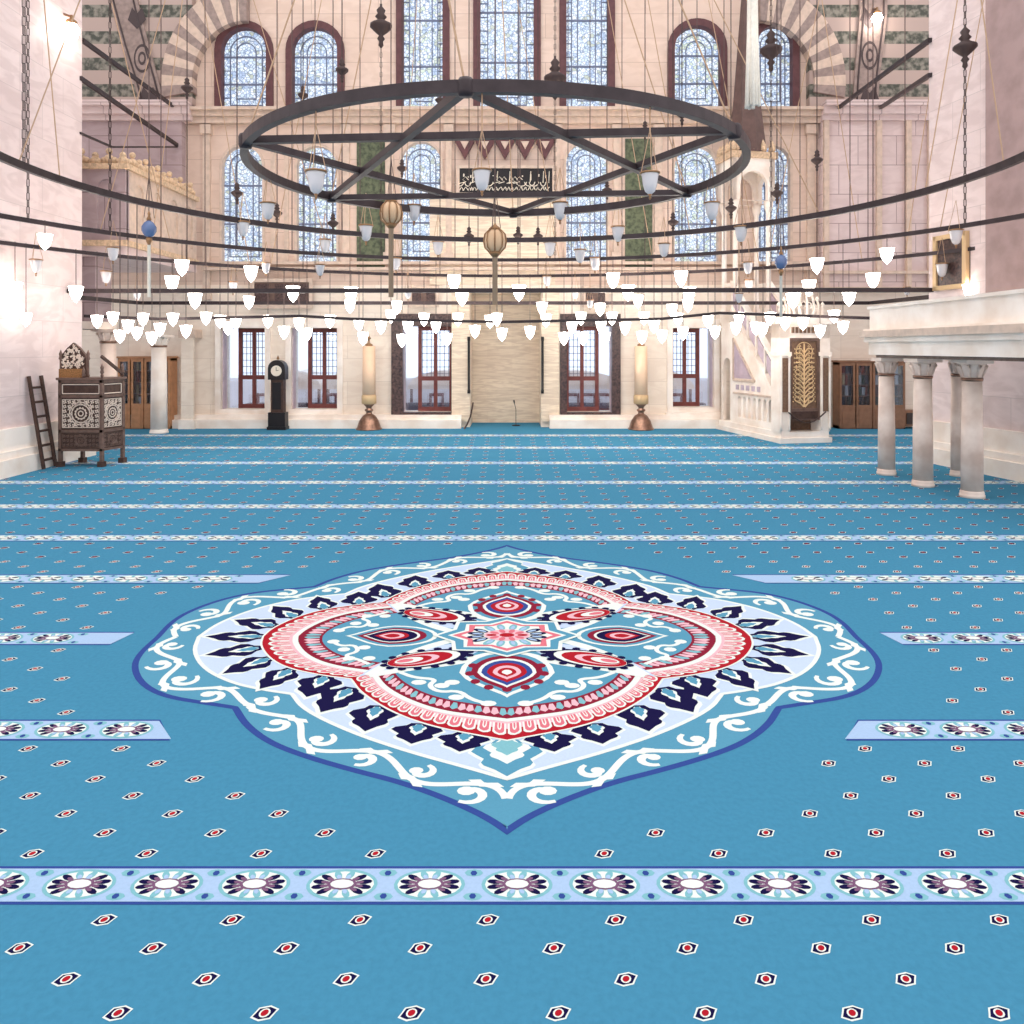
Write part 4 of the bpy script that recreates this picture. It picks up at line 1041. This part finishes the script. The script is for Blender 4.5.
# ---------------- carved wooden pulpit chair (left)
A = G(58, 467); Bq = G(102, 467); Cq = G(125, 462.5); Dq = A + (Cq - Bq)
t = thing('preaching_chair', 'tall dark inlaid wooden preaching chair with pointed back at left', 'chair', A)
eu, ev = (Bq - A), (Dq - A)
def Q(s, v, z): return Vector((eu.x * s + ev.x * v, eu.y * s + ev.y * v, z))
z_leg, z_top = .34, 1.9
def qbox(q, s0, s1, v0, v1, z0, z1, m): q.hexa([Q(s0, v0, z0), Q(s1, v0, z0), Q(s1, v1, z0), Q(s0, v1, z0)], [Q(s0, v0, z1), Q(s1, v0, z1), Q(s1, v1, z1), Q(s0, v1, z1)], m)
q = MB(); qbox(q, .03, .97, .04, .96, z_leg, z_top, M['walnut']); q.build('body', t)
q = MB()
for zc, hh in ((z_leg + .03, .05), (z_leg + .44, .06), (z_leg + 1.2, .06), (z_top - .03, .07)):
    q = MB(); qbox(q, 0, 1, 0, .05, zc - hh / 2, zc + hh / 2, M['walnut2']); qbox(q, .96, 1.0, .05, 1, zc - hh / 2, zc + hh / 2, M['walnut2']); q.build('rail', t)
q = MB(); qbox(q, -.03, 1.03, -.04, 1.03, z_top, z_top + .05, M['walnut2']); q.build('seat_top', t)
for (s, v) in ((0, 0), (.94, 0), (.94, .9), (0, .9)):
    q = MB(); qbox(q, s, s + .06, v, v + .1, .12, z_top, M['walnut2']); qbox(q, s - .03, s + .09, v - .04, v + .13, 0, .12, M['walnut']); q.build('leg', t)
def lattice(q, f, w, z0, z1, m, step, star_=True):
    """inlay strips on a face; f(a,z) with a in 0..w metres"""
    cx, cz = w / 2, (z0 + z1) / 2; R = min(w, z1 - z0) / 2
    def seg_(a, c): 
        q.tube([f(*a), f(*c)], .009, m, 4, False)
    def clip(p): return (min(max(p[0], .0), w), min(max(p[1], z0), z1))
    for r, n, sk in ((.2, 12, 5), (.45, 12, 5), (.72, 12, 4), (.98, 12, 5)):
        for k in range(n):
            a = 2 * PI * k / n; c = 2 * PI * (k + sk * .5) / n
            seg_(clip((cx + R * r * math.cos(a), cz + R * r * math.sin(a))), clip((cx + R * r * math.cos(c), cz + R * r * math.sin(c))))
    nx_ = max(2, int(w / step)); nz_ = max(2, int((z1 - z0) / step))
    for i in range(nx_):
        for j in range(nz_):
            x = w * (i + .5) / nx_; z = z0 + (z1 - z0) * (j + .5) / nz_
            if math.hypot(x - cx, z - cz) < R * .9: continue
            s = step * .42
            for k in range(4):
                a, c = k * PI / 2 + PI / 4, (k + 1) * PI / 2 + PI / 4
                seg_(clip((x + s * math.cos(a), z + s * math.sin(a))), clip((x + s * math.cos(c + .6), z + s * math.sin(c + .6))))
    for p, r in (((0, z0), (w, z0)), ((w, z0), (w, z1)), ((w, z1), (0, z1)), ((0, z1), (0, z0))): seg_(p, r)
wu, wv = eu.length, ev.length
ff = lambda a, z: Q((a + .08) / wu, .03, z)
fs_ = lambda a, z: Q(.972, (a + .08) / wv, z)
for fn, w in ((ff, wu - .16), (fs_, wv - .16)):
    q = MB(); lattice(q, fn, w, z_leg + .52, z_leg + 1.13, M['inlay'], .1); q.build('inlay_panel', t)
    q = MB(); lattice(q, fn, w, z_leg + .09, z_leg + .38, M['walnut2'], .08); q.build('inlay_panel', t)
    q = MB()
    for p, r in (((0, z_leg + 1.26), (w, z_leg + 1.26)), ((w, z_leg + 1.26), (w, z_top - .1)), ((w, z_top - .1), (0, z_top - .1)), ((0, z_top - .1), (0, z_leg + 1.26))): q.tube([fn(*p), fn(*r)], .012, M['inlay'], 4, False)
    q.build('inlay_panel', t)
# pointed back
bs = .62; bz = z_top + .05; tz = H + (YH - 343) * 16.6 / F
pts = [(0.02, bz), (bs, bz), (bs, bz + .38), (bs * .93, bz + .5), (bs * .75, bz + .64), (bs * .5, tz), (bs * .27, bz + .64), (bs * .09, bz + .5), (.02, bz + .38)]
q = MB(); q.prism([pts], lambda a, z, d: Q(a - .12, d, z), .3, .36, M['walnut']); bo = q.build('backrest', t)
q = MB(); 
for p, r in zip(pts, pts[1:] + pts[:1]): q.tube([Q(p[0] - .12, .29, p[1]), Q(r[0] - .12, .29, r[1])], .014, M['walnut2'], 5)
rr = random.Random(2)
for k in range(130):
    x = .05 + rr.random() * (bs - .1); z = bz + .2 + rr.random() * .55
    if not inside(x, z, [(bs / 2 + (p[0] - bs / 2) * .86, p[1] - .03) for p in pts]): continue
    a = rr.choice([0, PI / 3, 2 * PI / 3]); s = .035
    q.tube([Q(x - .12 - s * math.cos(a), .285, z - s * math.sin(a)), Q(x - .12 + s * math.cos(a), .285, z + s * math.sin(a))], .012, M['inlay'], 4)
    q.tube([Q(x - .12 - s * math.cos(a + 1), .285, z - s * math.sin(a + 1)), Q(x - .12 + s * math.cos(a + 1), .285, z + s * math.sin(a + 1))], .010, M['inlay'], 4)
q.build('inlay', bo)
for (s, v, hh) in ((-.11, .3, .5), (bs - .1, .3, .5), (.97, .06, .2), (.97, .95, .2), (.55, .06, .12)):
    q = MB(); p = Q(s, v, 0); q.lathe([(.02, 0), (.035, .04), (.025, .08), (.025, hh - .12), (.045, hh - .08), (.03, hh - .03), (.04, hh + .02), (0, hh + .12)], M['walnut2'], 8, (p.x, p.y, z_top + .05)); q.build('finial', t)
q = MB(); qbox(q, -.03, .46, .08, .28, z_top + .05, z_top + .24, M['weave']); q.build('cushion', t)
q = MB(); q.beam(Q(.93, .1, z_top + .52), Q(1.0, .9, z_top + .12), .05, .06, M['walnut']); q.build('book_rest', t)

# ladder
t = thing('ladder', 'dark wooden ladder leaning on the left pier beside the preaching chair', 'ladder', (0, 0, 0))
b1, t1 = G(41, 470), Vector((-10.30, 15.95, 2.0)); b2, t2 = b1 + Vector((.04, .42, 0)), t1 + Vector((0, .42, 0)); b1.x = b2.x = -9.98
b1.x = -9.98; t1.x = t2.x = -10.28
for p, r in ((b1, t1), (b2, t2)): q = MB(); q.beam(p + Vector((0, 0, .02)), r, .05, .07, M['walnut']); q.build('rail', t)
for k in range(6): f = .1 + k * .155; q = MB(); q.beam(b1.lerp(t1, f), b2.lerp(t2, f), .04, .05, M['walnut']); q.build('rung', t)

# ---------------- iron hoops
YC = 11.0
def hoop_geo(yc, dx, ye):
    a, b_ = YH - yc, YH - ye; r = a / b_; xn = dx / F * r
    c = (1 - xn * xn - r * r) / (2 * (1 - r)); Yf = YC / c
    return Yf - YC, H + a * Yf / F
HA = hoop_geo(240, 497, 163); HB = hoop_geo(260, 490, 219.5); HC = hoop_geo(276, 484, 246)
SR = YC * .318; SZ = H + (YH - 213) * (YC + SR) / F
HE = (8.7, H + (YH - 318) * (YC + 8.7) / F)
def hoop(label, R, z, w, h, x0=0, n=120):
    q = MB(); vs = []; fs = []
    for k in range(n):
        a = 2 * PI * k / n
        for r, zz2 in ((R - w / 2, z - h / 2), (R + w / 2, z - h / 2), (R + w / 2, z + h / 2), (R - w / 2, z + h / 2)): vs.append((x0 + r * math.cos(a), YC + r * math.sin(a), zz2))
    for k in range(n):
        j = (k + 1) % n
        for i in range(4): fs.append((k * 4 + i, k * 4 + (i + 1) % 4, j * 4 + (i + 1) % 4, j * 4 + i))
    q.add(vs, fs, M['iron']); return q
def one(q, name, lab, cat, group): o = q.build(name); return tag(o, lab, cat, group)
gh = 'concentric iron chandelier hoops'
one(hoop('', *HA, .07, .11), 'chandelier_hoop', 'wide iron chandelier hoop just outside the star-braced one', 'chandelier hoop', gh)
one(hoop('', *HB, .06, .09), 'chandelier_hoop', 'second widest iron hoop, passing just below the stained windows middle', 'chandelier hoop', gh)
one(hoop('', *HC, .06, .08), 'chandelier_hoop', 'widest iron hoop, third down, just above the starry lamps', 'chandelier hoop', gh)
X0s = -.22
ch = thing('star_chandelier', 'round iron chandelier frame with a six pointed star inside', 'chandelier', (X0s, YC, SZ))
q = MB(); q.v = []; 
hp = hoop('', SR, 0, .10, .13); hp.v = [(x, y - YC, z) for x, y, z in hp.v]; hp.build('rim', ch)
vt = [(SR * math.cos(a), SR * math.sin(a), 0) for a in [math.radians(-94 + 60 * k) for k in range(6)]]
for tr in ((0, 2, 4), (1, 3, 5)):
    for i in range(3):
        q = MB(); a_, c_ = vt[tr[i]], vt[tr[(i + 1) % 3]]
        zo = .012 if tr[0] else -.012
        q.beam((a_[0], a_[1], zo), (c_[0], c_[1], zo), .09, .09, M['iron']); q.build('bar', ch)
for v in vt: q = MB(); q.lathe([(.07, -.09), (.09, -.05), (.09, .05), (.07, .09)], M['iron'], 10, v); q.build('clamp', ch)
# straight tie beams
LOWB = [P(84, 316, 18.2), P(160, 319, 18.6), P(300, 316, 19.0), P(352, 319, 19.2), P(500, 322, 19.4), P(660, 319, 19.2), P(720, 313, 19.0), P(866, 318, 17.6), Vector((9.58, 17.1, 3.25))]
def tie(label, pts, w=.09, h=.1, group='iron tie beams'):
    q = MB()
    for a_, c_ in zip(pts, pts[1:]): q.beam(a_, c_, w, h, M['iron'])
    return tag(q.build('tie_beam'), label, 'beam', group)
zb1 = H + (YH - 291) * 17.4 / F
tie('long straight iron tie beam running pier to pier above the lamps', [(-10.3, 17.4, zb1), (9.6, 17.1, zb1)])
tie('lowest bent iron beam running among the dense glowing lamps', LOWB, .06, .07)
tie('iron tie beam with bent ends, far behind the straight one', [(-10.31, 17.9, zb1 - .12), (wx(140, 22.3), 22.3, H + (YH - 303) * 22.3 / F), (wx(870, 22.3), 22.3, H + (YH - 303) * 22.3 / F), (9.9, 17.3, zb1 - .12)])
tie('upper slanting iron tie beam at top left beside the pier', [P(82, 40, 18.2), P(176, 108, YW - .3)])
tie('lower slanting iron tie beam at top left beside the pier', [P(80, 78, 17.9), P(177, 145, YW - .35)])
tie('thin bent iron rod above the left gallery crest', [P(80, 133, 17.9), P(112, 147, 20), P(177, 147, YW - .35)], .05, .05)
tie('upper slanting iron tie beam at top right beside the pier', [P(930, 40, 17.1), P(838, 108, YW - .5)])
tie('lower slanting iron tie beam at top right beside the pier', [P(930, 75, 17.1), P(880, 108, YW - .5)])

# ---------------- lamps
def hoop_depth(px, R, x0=0):
    k = (px - 512) / F   # point x = k*Y ; (kY-x0)^2+(Y-YC)^2=R^2, far root
    a = k * k + 1; b_ = -2 * (k * x0 + YC); c = x0 * x0 + YC * YC - R * R; D = b_ * b_ - 4 * a * c
    return None if D < 0 else (-b_ + math.sqrt(D)) / (2 * a)
ZONES = [(60, 'in front of the left pier'), (125, 'above the carved preaching chair'), (195, 'above the left bookcase'), (270, 'in front of the leftmost lower window'), (345, 'between clock and left candle'), (395, 'above the left giant candle'), (460, 'above the left dark marble window'), (545, 'in front of the mihrab'), (625, 'above the right dark marble window'), (668, 'above the right giant candle'), (725, 'above the rightmost lower window'), (785, 'over the minbar stair'), (830, 'over the minbar portal'), (900, 'above the right bookcase'), (1100, 'over the balcony platform')]
def near_depth(px, R, x0=0):
    k = (px - 512) / F; a = k * k + 1; b_ = -2 * (k * x0 + YC); c = x0 * x0 + YC * YC - R * R; D = b_ * b_ - 4 * a * c
    return (-b_ - math.sqrt(D)) / (2 * a)
def zone(px):
    for x, n in ZONES:
        if px < x: return n
def labels(items, fmt):
    """items: (px, py); returns one label each, unique by zone, tier and order"""
    g_ = {}
    for i, (x, y) in enumerate(items): g_.setdefault(zone(x), []).append(i)
    out = [None] * len(items)
    for z, ids in g_.items():
        ids.sort(key=lambda i: items[i])
        for k, i in enumerate(ids):
            o_ = 'the only one' if len(ids) == 1 else ordn[k] + ' from left' if k < len(ids) - 1 else 'the rightmost'
            out[i] = fmt % (z, o_)
    return out
LIT = [(45, 240), (15, 288), (76, 292), (182, 266), (172, 282), (195, 299), (251, 272), (249, 301), (97, 320), (113, 317), (143, 318), (128, 325), (137, 332), (173, 318), (206, 317), (236, 321), (186, 330), (228, 327),
       (293, 292), (351, 293), (350, 305), (397, 306), (391, 315), (454, 281), (462, 296), (268, 320), (299, 323), (330, 320), (359, 323), (284, 331), (307, 333), (363, 337), (381, 326), (424, 318), (408, 326), (436, 325), (402, 339), (458, 318), (490, 320), (447, 338),
       (519, 291), (542, 307), (546, 319), (613, 279), (628, 291), (638, 300), (681, 277), (689, 293), (688, 304), (581, 317), (572, 326), (564, 337), (583, 337), (612, 317), (601, 325), (605, 337), (625, 327), (644, 317), (654, 325), (642, 336), (662, 335), (678, 318), (683, 332), (708, 320), (715, 331), (736, 327), (739, 317), (756, 327),
       (817, 264), (887, 254), (809, 286), (793, 299), (873, 279), (849, 296), (834, 315), (970, 290), (1008, 262), (770, 317), (763, 328), (803, 322), (843, 326), (475, 330), (502, 333), (530, 331), (120, 335), (160, 328), (785, 322), (220, 320), (820, 330), (152, 337), (497, 318)]
PLACED = []
def pick(px, py, s=1.0):
    """depth at which the lamp hangs and the height it hangs from; never through another lamp"""
    opts = []
    for R, z in ((HC, HB, HA) if py >= 262 else (HB, HA, HC)):
        Y = hoop_depth(px, R)
        if Y and YH - (z - H) * F / Y < py - 5: opts.append((Y, z))
    for Y, z in ((17.25, zb1), ):
        if YH - (z - H) * F / Y < py - 5 and 90 < px < 925: opts.append((Y, z))
    for i in range(len(LOWB) - 1):
        a, c = LOWB[i], LOWB[i + 1]
        xa, xc = 512 + F * a.x / a.y, 512 + F * c.x / c.y
        if xa <= px < xc:
            f = (px - xa) / (xc - xa); Y = a.y + (c.y - a.y) * f; z = a.z + (c.z - a.z) * f
            if YH - (z - H) * F / Y < py - 5: opts.append((Y, z))
    for Y in (16.0, 18.5, 15.0, 20.6, 14.0): opts.append((Y, H + (YH + 45) * Y / F))
    for Y, z in opts:
        p = P(px, py, Y)
        if all(not (math.hypot(p.x - q.x, p.y - q.y) < .36 and abs(p.z - q.z) < .5) for q in PLACED):
            PLACED.append(p); return Y, z
    PLACED.append(P(px, py, opts[-1][0])); return opts[-1]
lit_mesh = {}
def lit_lamp(label, loc, ztop, s):
    L = ztop - loc[2]
    t = thing('glowing_lamp', label, 'lamp', loc, 0, 'glowing glass lamps hung from the hoops')
    if not lit_mesh:
        q = MB(); q.lathe([(0, -.11), (.055, -.09), (.085, -.04), (.092, 0), (.08, .05), (.05, .09), (.02, .12)], M['bulb'], 14); o = q.build('bulb', t); lit_mesh['b'] = o
        q = MB(); q.lathe([(.0, -.21), (.02, -.18), (.065, -.135), (.10, -.06), (.12, .04), (.135, .11), (.125, .11), (.108, .04), (.09, -.05)], M['glow'], 14); o = q.build('cup', t); lit_mesh['c'] = o
    else:
        for k in 'bc': o = lit_mesh[k].copy(); C.objects.link(o); o.parent = t
    for ch in t.children: ch.scale = (s, s, s)
    q = MB(); q.tube([(0, 0, .08 * s), (0, 0, max(L + .06, .25 * s))], .009, M['darkcord'], 4); q.build('cord', t)
LIT = LIT + [(26, 318), (600, 308), (672, 309)]
for (px, py), lab in zip(LIT, labels(LIT, 'glowing white glass lamp %s, %s')):
    Y, z = pick(px, py); p = P(px, py, Y)
    big = 1.35 if py < 300 else 1.1
    lit_lamp(lab, p, z, big * Y / 19 * .95)

# unlit glass cups (cup, rim, finial, three cords, stem cord)
CUPS = [(316, 182, 1.7), (268, 211, 1.25), (243, 229, 1.1), (366, 233, 1.2), (414, 213, 1.2), (482, 180, 1.55), (325, 246, 1), (396, 264, .9), (438, 248, 1), (320, 270, .85), (266, 268, .8), (650, 183, 1.6), (560, 211, 1.3), (618, 234, 1.15), (550, 249, 1.05), (580, 256, 1), (595, 264, .95), (664, 250, 1), (712, 211, 1.3), (741, 234, 1.15), (748, 268, .9), (749, 285, .8), (739, 298, .7), (547, 281, .75), (575, 294, .7), (590, 304, .6), (408, 294, .7), (113, 254, 1), (106, 277, .9), (36, 266, 1.0), (233, 287, .8), (137, 295, .7), (956, 237, 1.1), (942, 270, 1.0), (907, 291, .6)]
cup_mesh = {}
def cup_lamp(label, loc, ztop, s):
    t = thing('glass_lamp', label, 'lamp', loc, 0, 'unlit glass cup lamps hung from the hoops')
    if not cup_mesh:
        q = MB(); q.lathe([(.02, -.16), (.07, -.12), (.10, -.03), (.115, .08), (.13, .14), (.115, .14), (.1, .08), (.085, -.02), (.05, -.1)], M['cup'], 14); cup_mesh['a'] = q.build('cup', t)
        q = MB(); q.lathe([(.128, .125), (.145, .13), (.145, .15), (.128, .155)], M['brass'], 14); cup_mesh['b'] = q.build('rim', t)
        q = MB(); q.lathe([(0, -.24), (.02, -.21), (.012, -.185), (.03, -.165), (.02, -.15)], M['brass'], 8); cup_mesh['c'] = q.build('finial', t)
        q = MB(); q.lathe([(0, -.04), (.03, -.02), (.035, .03), (.02, .07), (0, .1)], M['ivory'], 8); cup_mesh['e'] = q.build('bulb', t)
        q = MB()
        for k in range(3): a = 2 * PI * k / 3 + .5; q.tube([(.135 * math.cos(a), .135 * math.sin(a), .15), (0, 0, .75)], .006, M['cord'], 4, False)
        cup_mesh['d'] = q.build('cords', t)
    else:
        for k in cup_mesh: o = cup_mesh[k].copy(); C.objects.link(o); o.parent = t
    for ch in t.children: ch.scale = (s, s, s)
    L = ztop - loc[2]
    if L > .75 * s: q = MB(); q.tube([(0, 0, .73 * s), (0, 0, L + .07)], .008, M['cord'], 4); q.build('stem_cord', t)
items = [(x, y) for x, y, s in CUPS]
for (px, py, s), lab in zip(CUPS, labels(items, 'unlit glass cup lamp %s, %s')):
    if 238 < px < 745 and py < 216:     # hung from the star frame
        Y = hoop_depth(px, SR, X0s) or YC + 1; z = SZ
        if px in (482, 650, 316): Y = near_depth(px, SR, X0s)
    else: Y, z = pick(px, py + (20 if py < 250 else 0))
    p = P(px, py, Y); cup_lamp(lab, p, z, s * Y / 16 * .95)

# tall lanterns and globes with long tassels
def tassel_lamp(name, label, px, py, ybot, Y, ztop, kind):
    p = P(px, py, Y); t = thing(name, label, 'lantern', p)
    L = (ybot - py) * Y / F
    if kind == 'globe':
        q = MB(); q.lathe([(0, -.16), (.08, -.13), (.13, -.04), (.13, .04), (.08, .12), (.03, .16)], M['blueglass'], 14); q.build('globe', t)
        q = MB(); q.lathe([(.03, .15), (.05, .18), (.02, .24), (.03, .28), (0, .36)], M['brass'], 8); q.lathe([(.02, -.3), (.05, -.24), (.06, -.18), (.03, -.15)], M['brass'], 8); q.build('fitting', t)
        q = MB(); q.tube([(0, 0, -.3), (0, 0, -L)], .03, M['tassel'], 6); q.build('tassel', t)
    else:
        q = MB(); q.lathe([(.09, -.2), (.17, -.12), (.19, 0), (.17, .12), (.09, .2)], M['amber'], 12); q.build('globe', t)
        q = MB()
        for k in range(8):
            a = 2 * PI * k / 8; q.tube([(r * math.cos(a), r * math.sin(a), zz2) for r, zz2 in ((.09, -.21), (.18, -.12), (.2, 0), (.18, .12), (.09, .21))], .012, M['brass'], 4)
        q.lathe([(.1, .19), (.11, .22), (.03, .28), (.0, .34)], M['brass'], 10); q.lathe([(.03, -.3), (.11, -.22), (.1, -.19)], M['brass'], 10); q.build('cage', t)
        q = MB(); q.tube([(0, 0, -.28), (0, 0, -L)], .045, M['cord'], 8); q.build('tassel', t)
    q = MB()
    for k in range(3): a = 2 * PI * k / 3; q.tube([(.1 * math.cos(a), .1 * math.sin(a), .2), (0, 0, 1.0)], .007, M['darkcord'], 4, False)
    q.tube([(0, 0, .3), (0, 0, ztop - p.z)], .01, M['darkcord'], 4, False); q.build('cords', t)
tassel_lamp('hanging_globe', 'blue glass globe with long cream tassel, left, near the gallery', 149, 229, 297, 14.0, 12, 'globe')
tassel_lamp('hanging_globe', 'blue glass globe with cream tassel over the minbar portal', 781, 262, 318, 16.2, 12, 'globe')
tassel_lamp('hanging_lantern', 'amber ribbed lantern with a thick long tassel, left of centre', 391, 213, 297, 13.6, 13, 'lantern')
tassel_lamp('hanging_lantern', 'amber ribbed lantern with long tassel at the centre of the hoops', 495, 241, 305, 13.2, 13, 'lantern')

# chains with turned ornaments
CH = [(28, None, 7.0 + 5, 242, 'left'), (24, None, 13, 128, ''), (110, None, 15, 240, ''), (187, 88, 13, 250, ''), (237, 193, 15, 262, ''), (277, 213, 15, 270, ''), (333, 223, 15, 268, ''), (342, 70, 10.5, 160, ''), (381, 26, 11, 240, ''), (402, 168, 15, 230, ''), (469, 236, 15.5, 262, ''), (538, 236, 15.5, 262, ''), (555, 78, 10.4, 262, ''), (607, 190, 15, 268, ''), (673, 222, 15, 260, ''), (682, 113, 12, 175, ''), (731, 208, 15, 240, ''), (771, 50, 9.5, 250, ''), (777, 193, 15, 262, ''), (817, 160, 14, 262, ''), (965, 47, 9.5, 250, ''), (303, 95, 16, 300, ''), (440, 100, 16, 320, ''), (645, 130, 16, 300, ''), (518, 235, 17, 320, '')]
CH = [(px, py, Y, yb, s) for px, py, Y, yb, s in CH]
big = {771, 965, 555, 381}
orn = {}
labs = labels([(c[0], c[3]) for c in CH], 'dark chain with turned ornament %s, %s')
for ii, ((px, py, Y, yb, _), lab) in enumerate(zip(CH, labs)):
    bare = py is None
    R_, z_ = HA if yb < 210 else (HB, HC)[ii % 2] if yb < 300 else HC
    Y = hoop_depth(px, R_) or hoop_depth(px, HC[0]) or 14
    if bare: lab = lab.replace('dark chain with turned ornament', 'plain dark chain')
    top = P(px, -40, Y); bot = P(px, yb, Y); bot.z = z_
    t = thing('hanging_chain', lab, 'chain', bot, 0, 'iron chains hanging from above')
    q = MB(); L = top.z - bot.z; fine = bare or px in big; lk = .13
    if fine:
        n = int(L / lk)
        for k in range(n):
            z = L * k / n
            w = .026
            if k % 2: q.tube([(-w, 0, z), (-w, 0, z + lk), (w, 0, z + lk), (w, 0, z), (-w, 0, z)], .008, M['chain'], 4, False)
            else: q.tube([(0, -w, z), (0, -w, z + lk), (0, w, z + lk), (0, w, z), (0, -w, z)], .008, M['chain'], 4, False)
        q.tube([(0, 0, 0), (0, 0, L)], .006, M['chain'], 4, False)
    else: q.tube([(0, 0, 0), (0, 0, L)], .013, M['chain'], 5, False)
    q.build('links', t)
    if py is not None:
        s = (.95 if px in big else .62) * Y / 11
        if px not in big: s = min(s, .85)
        q = MB(); z = P(px, py, Y).z - bot.z
        q.lathe([(a * s, c * s + z) for a, c in ((.01, -.34), (.04, -.3), (.03, -.24), (.06, -.2), (.03, -.15), (.1, -.09), (.17, -.02), (.17, .02), (.1, .06), (.05, .1), (.09, .14), (.05, .19), (.07, .24), (.02, .3), (.01, .34))], M['chain'], 12); q.build('ornament', t)
# slanting suspension cords of the hoops
CO = [(97, 18, HA, 1), (100, 170, HB, 1), (40, 60, HA, 1), (178, 100, HB, 1), (188, 150, HC, 1), (195, 250, HC, 1), (240, 330, HB, 1), (330, 270, HC, 1), (420, 400, HB, 1), (510, 562, HC, 1), (600, 652, HB, 1), (640, 690, HA, 1), (692, 820, HA, 1), (700, 760, HC, 1), (828, 770, HB, 1), (815, 862, HC, 1), (965, 925, HA, 1), (975, 1004, HA, 1), (992, 940, HB, 1), (950, 905, HC, 1)]
cords = []
for up, lo, (R, z), _ in CO:
    Y = hoop_depth(lo, R)
    if Y: cords.append((P(up, -45, Y), Vector(((lo - 512) * Y / F, Y, z)), lo))
for v, up in zip(vt, (440, 660, 610, 500, 380, 310)):
    p = Vector((v[0] + X0s, v[1] + YC, SZ)); cords.append((P(up, -45, p.y), p, 512 + F * p.x / p.y))
labs = labels([(c[2] + .01 * i, 0) for i, c in enumerate(cords)], 'slanting cream hoop cord %s, %s')
for (a, c, _), lab in zip(cords, labs):
    q = MB(); q.tube([a, c], .011, M['cord'], 4, False); tag(q.build('suspension_cord'), lab, 'cord', 'slanting suspension cords')
# plain vertical wires
WR = [(161, 15), (205, 16), (292, 15), (315, 14), (360, 17), (420, 18), (455, 18), (478, 17), (520, 18), (568, 17), (590, 17), (622, 16), (668, 17), (697, 16), (724, 15), (742, 17), (800, 17), (868, 19), (873, 19), (905, 18), (850, 17)]
WR = [w for w in WR]
labs = labels([(x, 0) for x, Y in WR], 'thin dark vertical wire %s, %s')
for k, ((px, Y), lab) in enumerate(zip(WR, labs)):
    q = MB(); R_, z_ = (HB, HC)[k % 2]; Y = hoop_depth(px + .7, R_); b_ = P(px, 300, Y); b_.z = z_; q.tube([P(px, -40, Y), b_], .012, M['darkcord'], 4, False); tag(q.build('hanging_wire'), lab, 'wire', 'vertical hanging wires')
# big cream tassel
t = thing('large_tassel', 'long thick cream silk tassel hanging at top right', 'tassel', P(752, 108, 9.5))
q = MB()
for k in range(16):
    a = k * 2.4; r = .012 * math.sqrt(k); q.tube([(r * math.cos(a) * .7, r * math.sin(a) * .7, 2.2), (r * math.cos(a) * 1.1, r * math.sin(a) * 1.1, .9), (r * math.cos(a) * 2.0, r * math.sin(a) * 2.0, .0 + .02 * (k % 3))], [.03, .03, .022], M['tassel'], 5)
q.build('strands', t)
q = MB(); q.lathe([(.05, .0), (.07, .03), (.06, .08), (.04, .1)], M['tassel'], 10, (0, 0, 1.4)); q.build('binding', t)
# floodlights near the tops of the piers
for lab, p in (('bright floodlight high on the left pier', Vector((-10.1, 17.2, wz(30, 17.2)))), ('bright floodlight high right against the striped arch', P(877, 18, YW - .7))):
    t = thing('floodlight', lab, 'light', p)
    q = MB(); q.lathe([(.0, -.2), (.12, -.16), (.17, 0), (.12, .12), (0, .16)], M['bulb'], 14); q.build('bulb', t)
    q = MB(); q.lathe([(.1, .12), (.12, .2), (.04, .26), (.03, .34)], M['brass'], 10); q.build('housing', t)
    q = MB(); q.tube([(0, 0, .3), (-.26 if p.x < 0 else .0, .1 if p.x < 0 else .35, .42)], .03, M['brass'], 6); q.build('bracket', t)
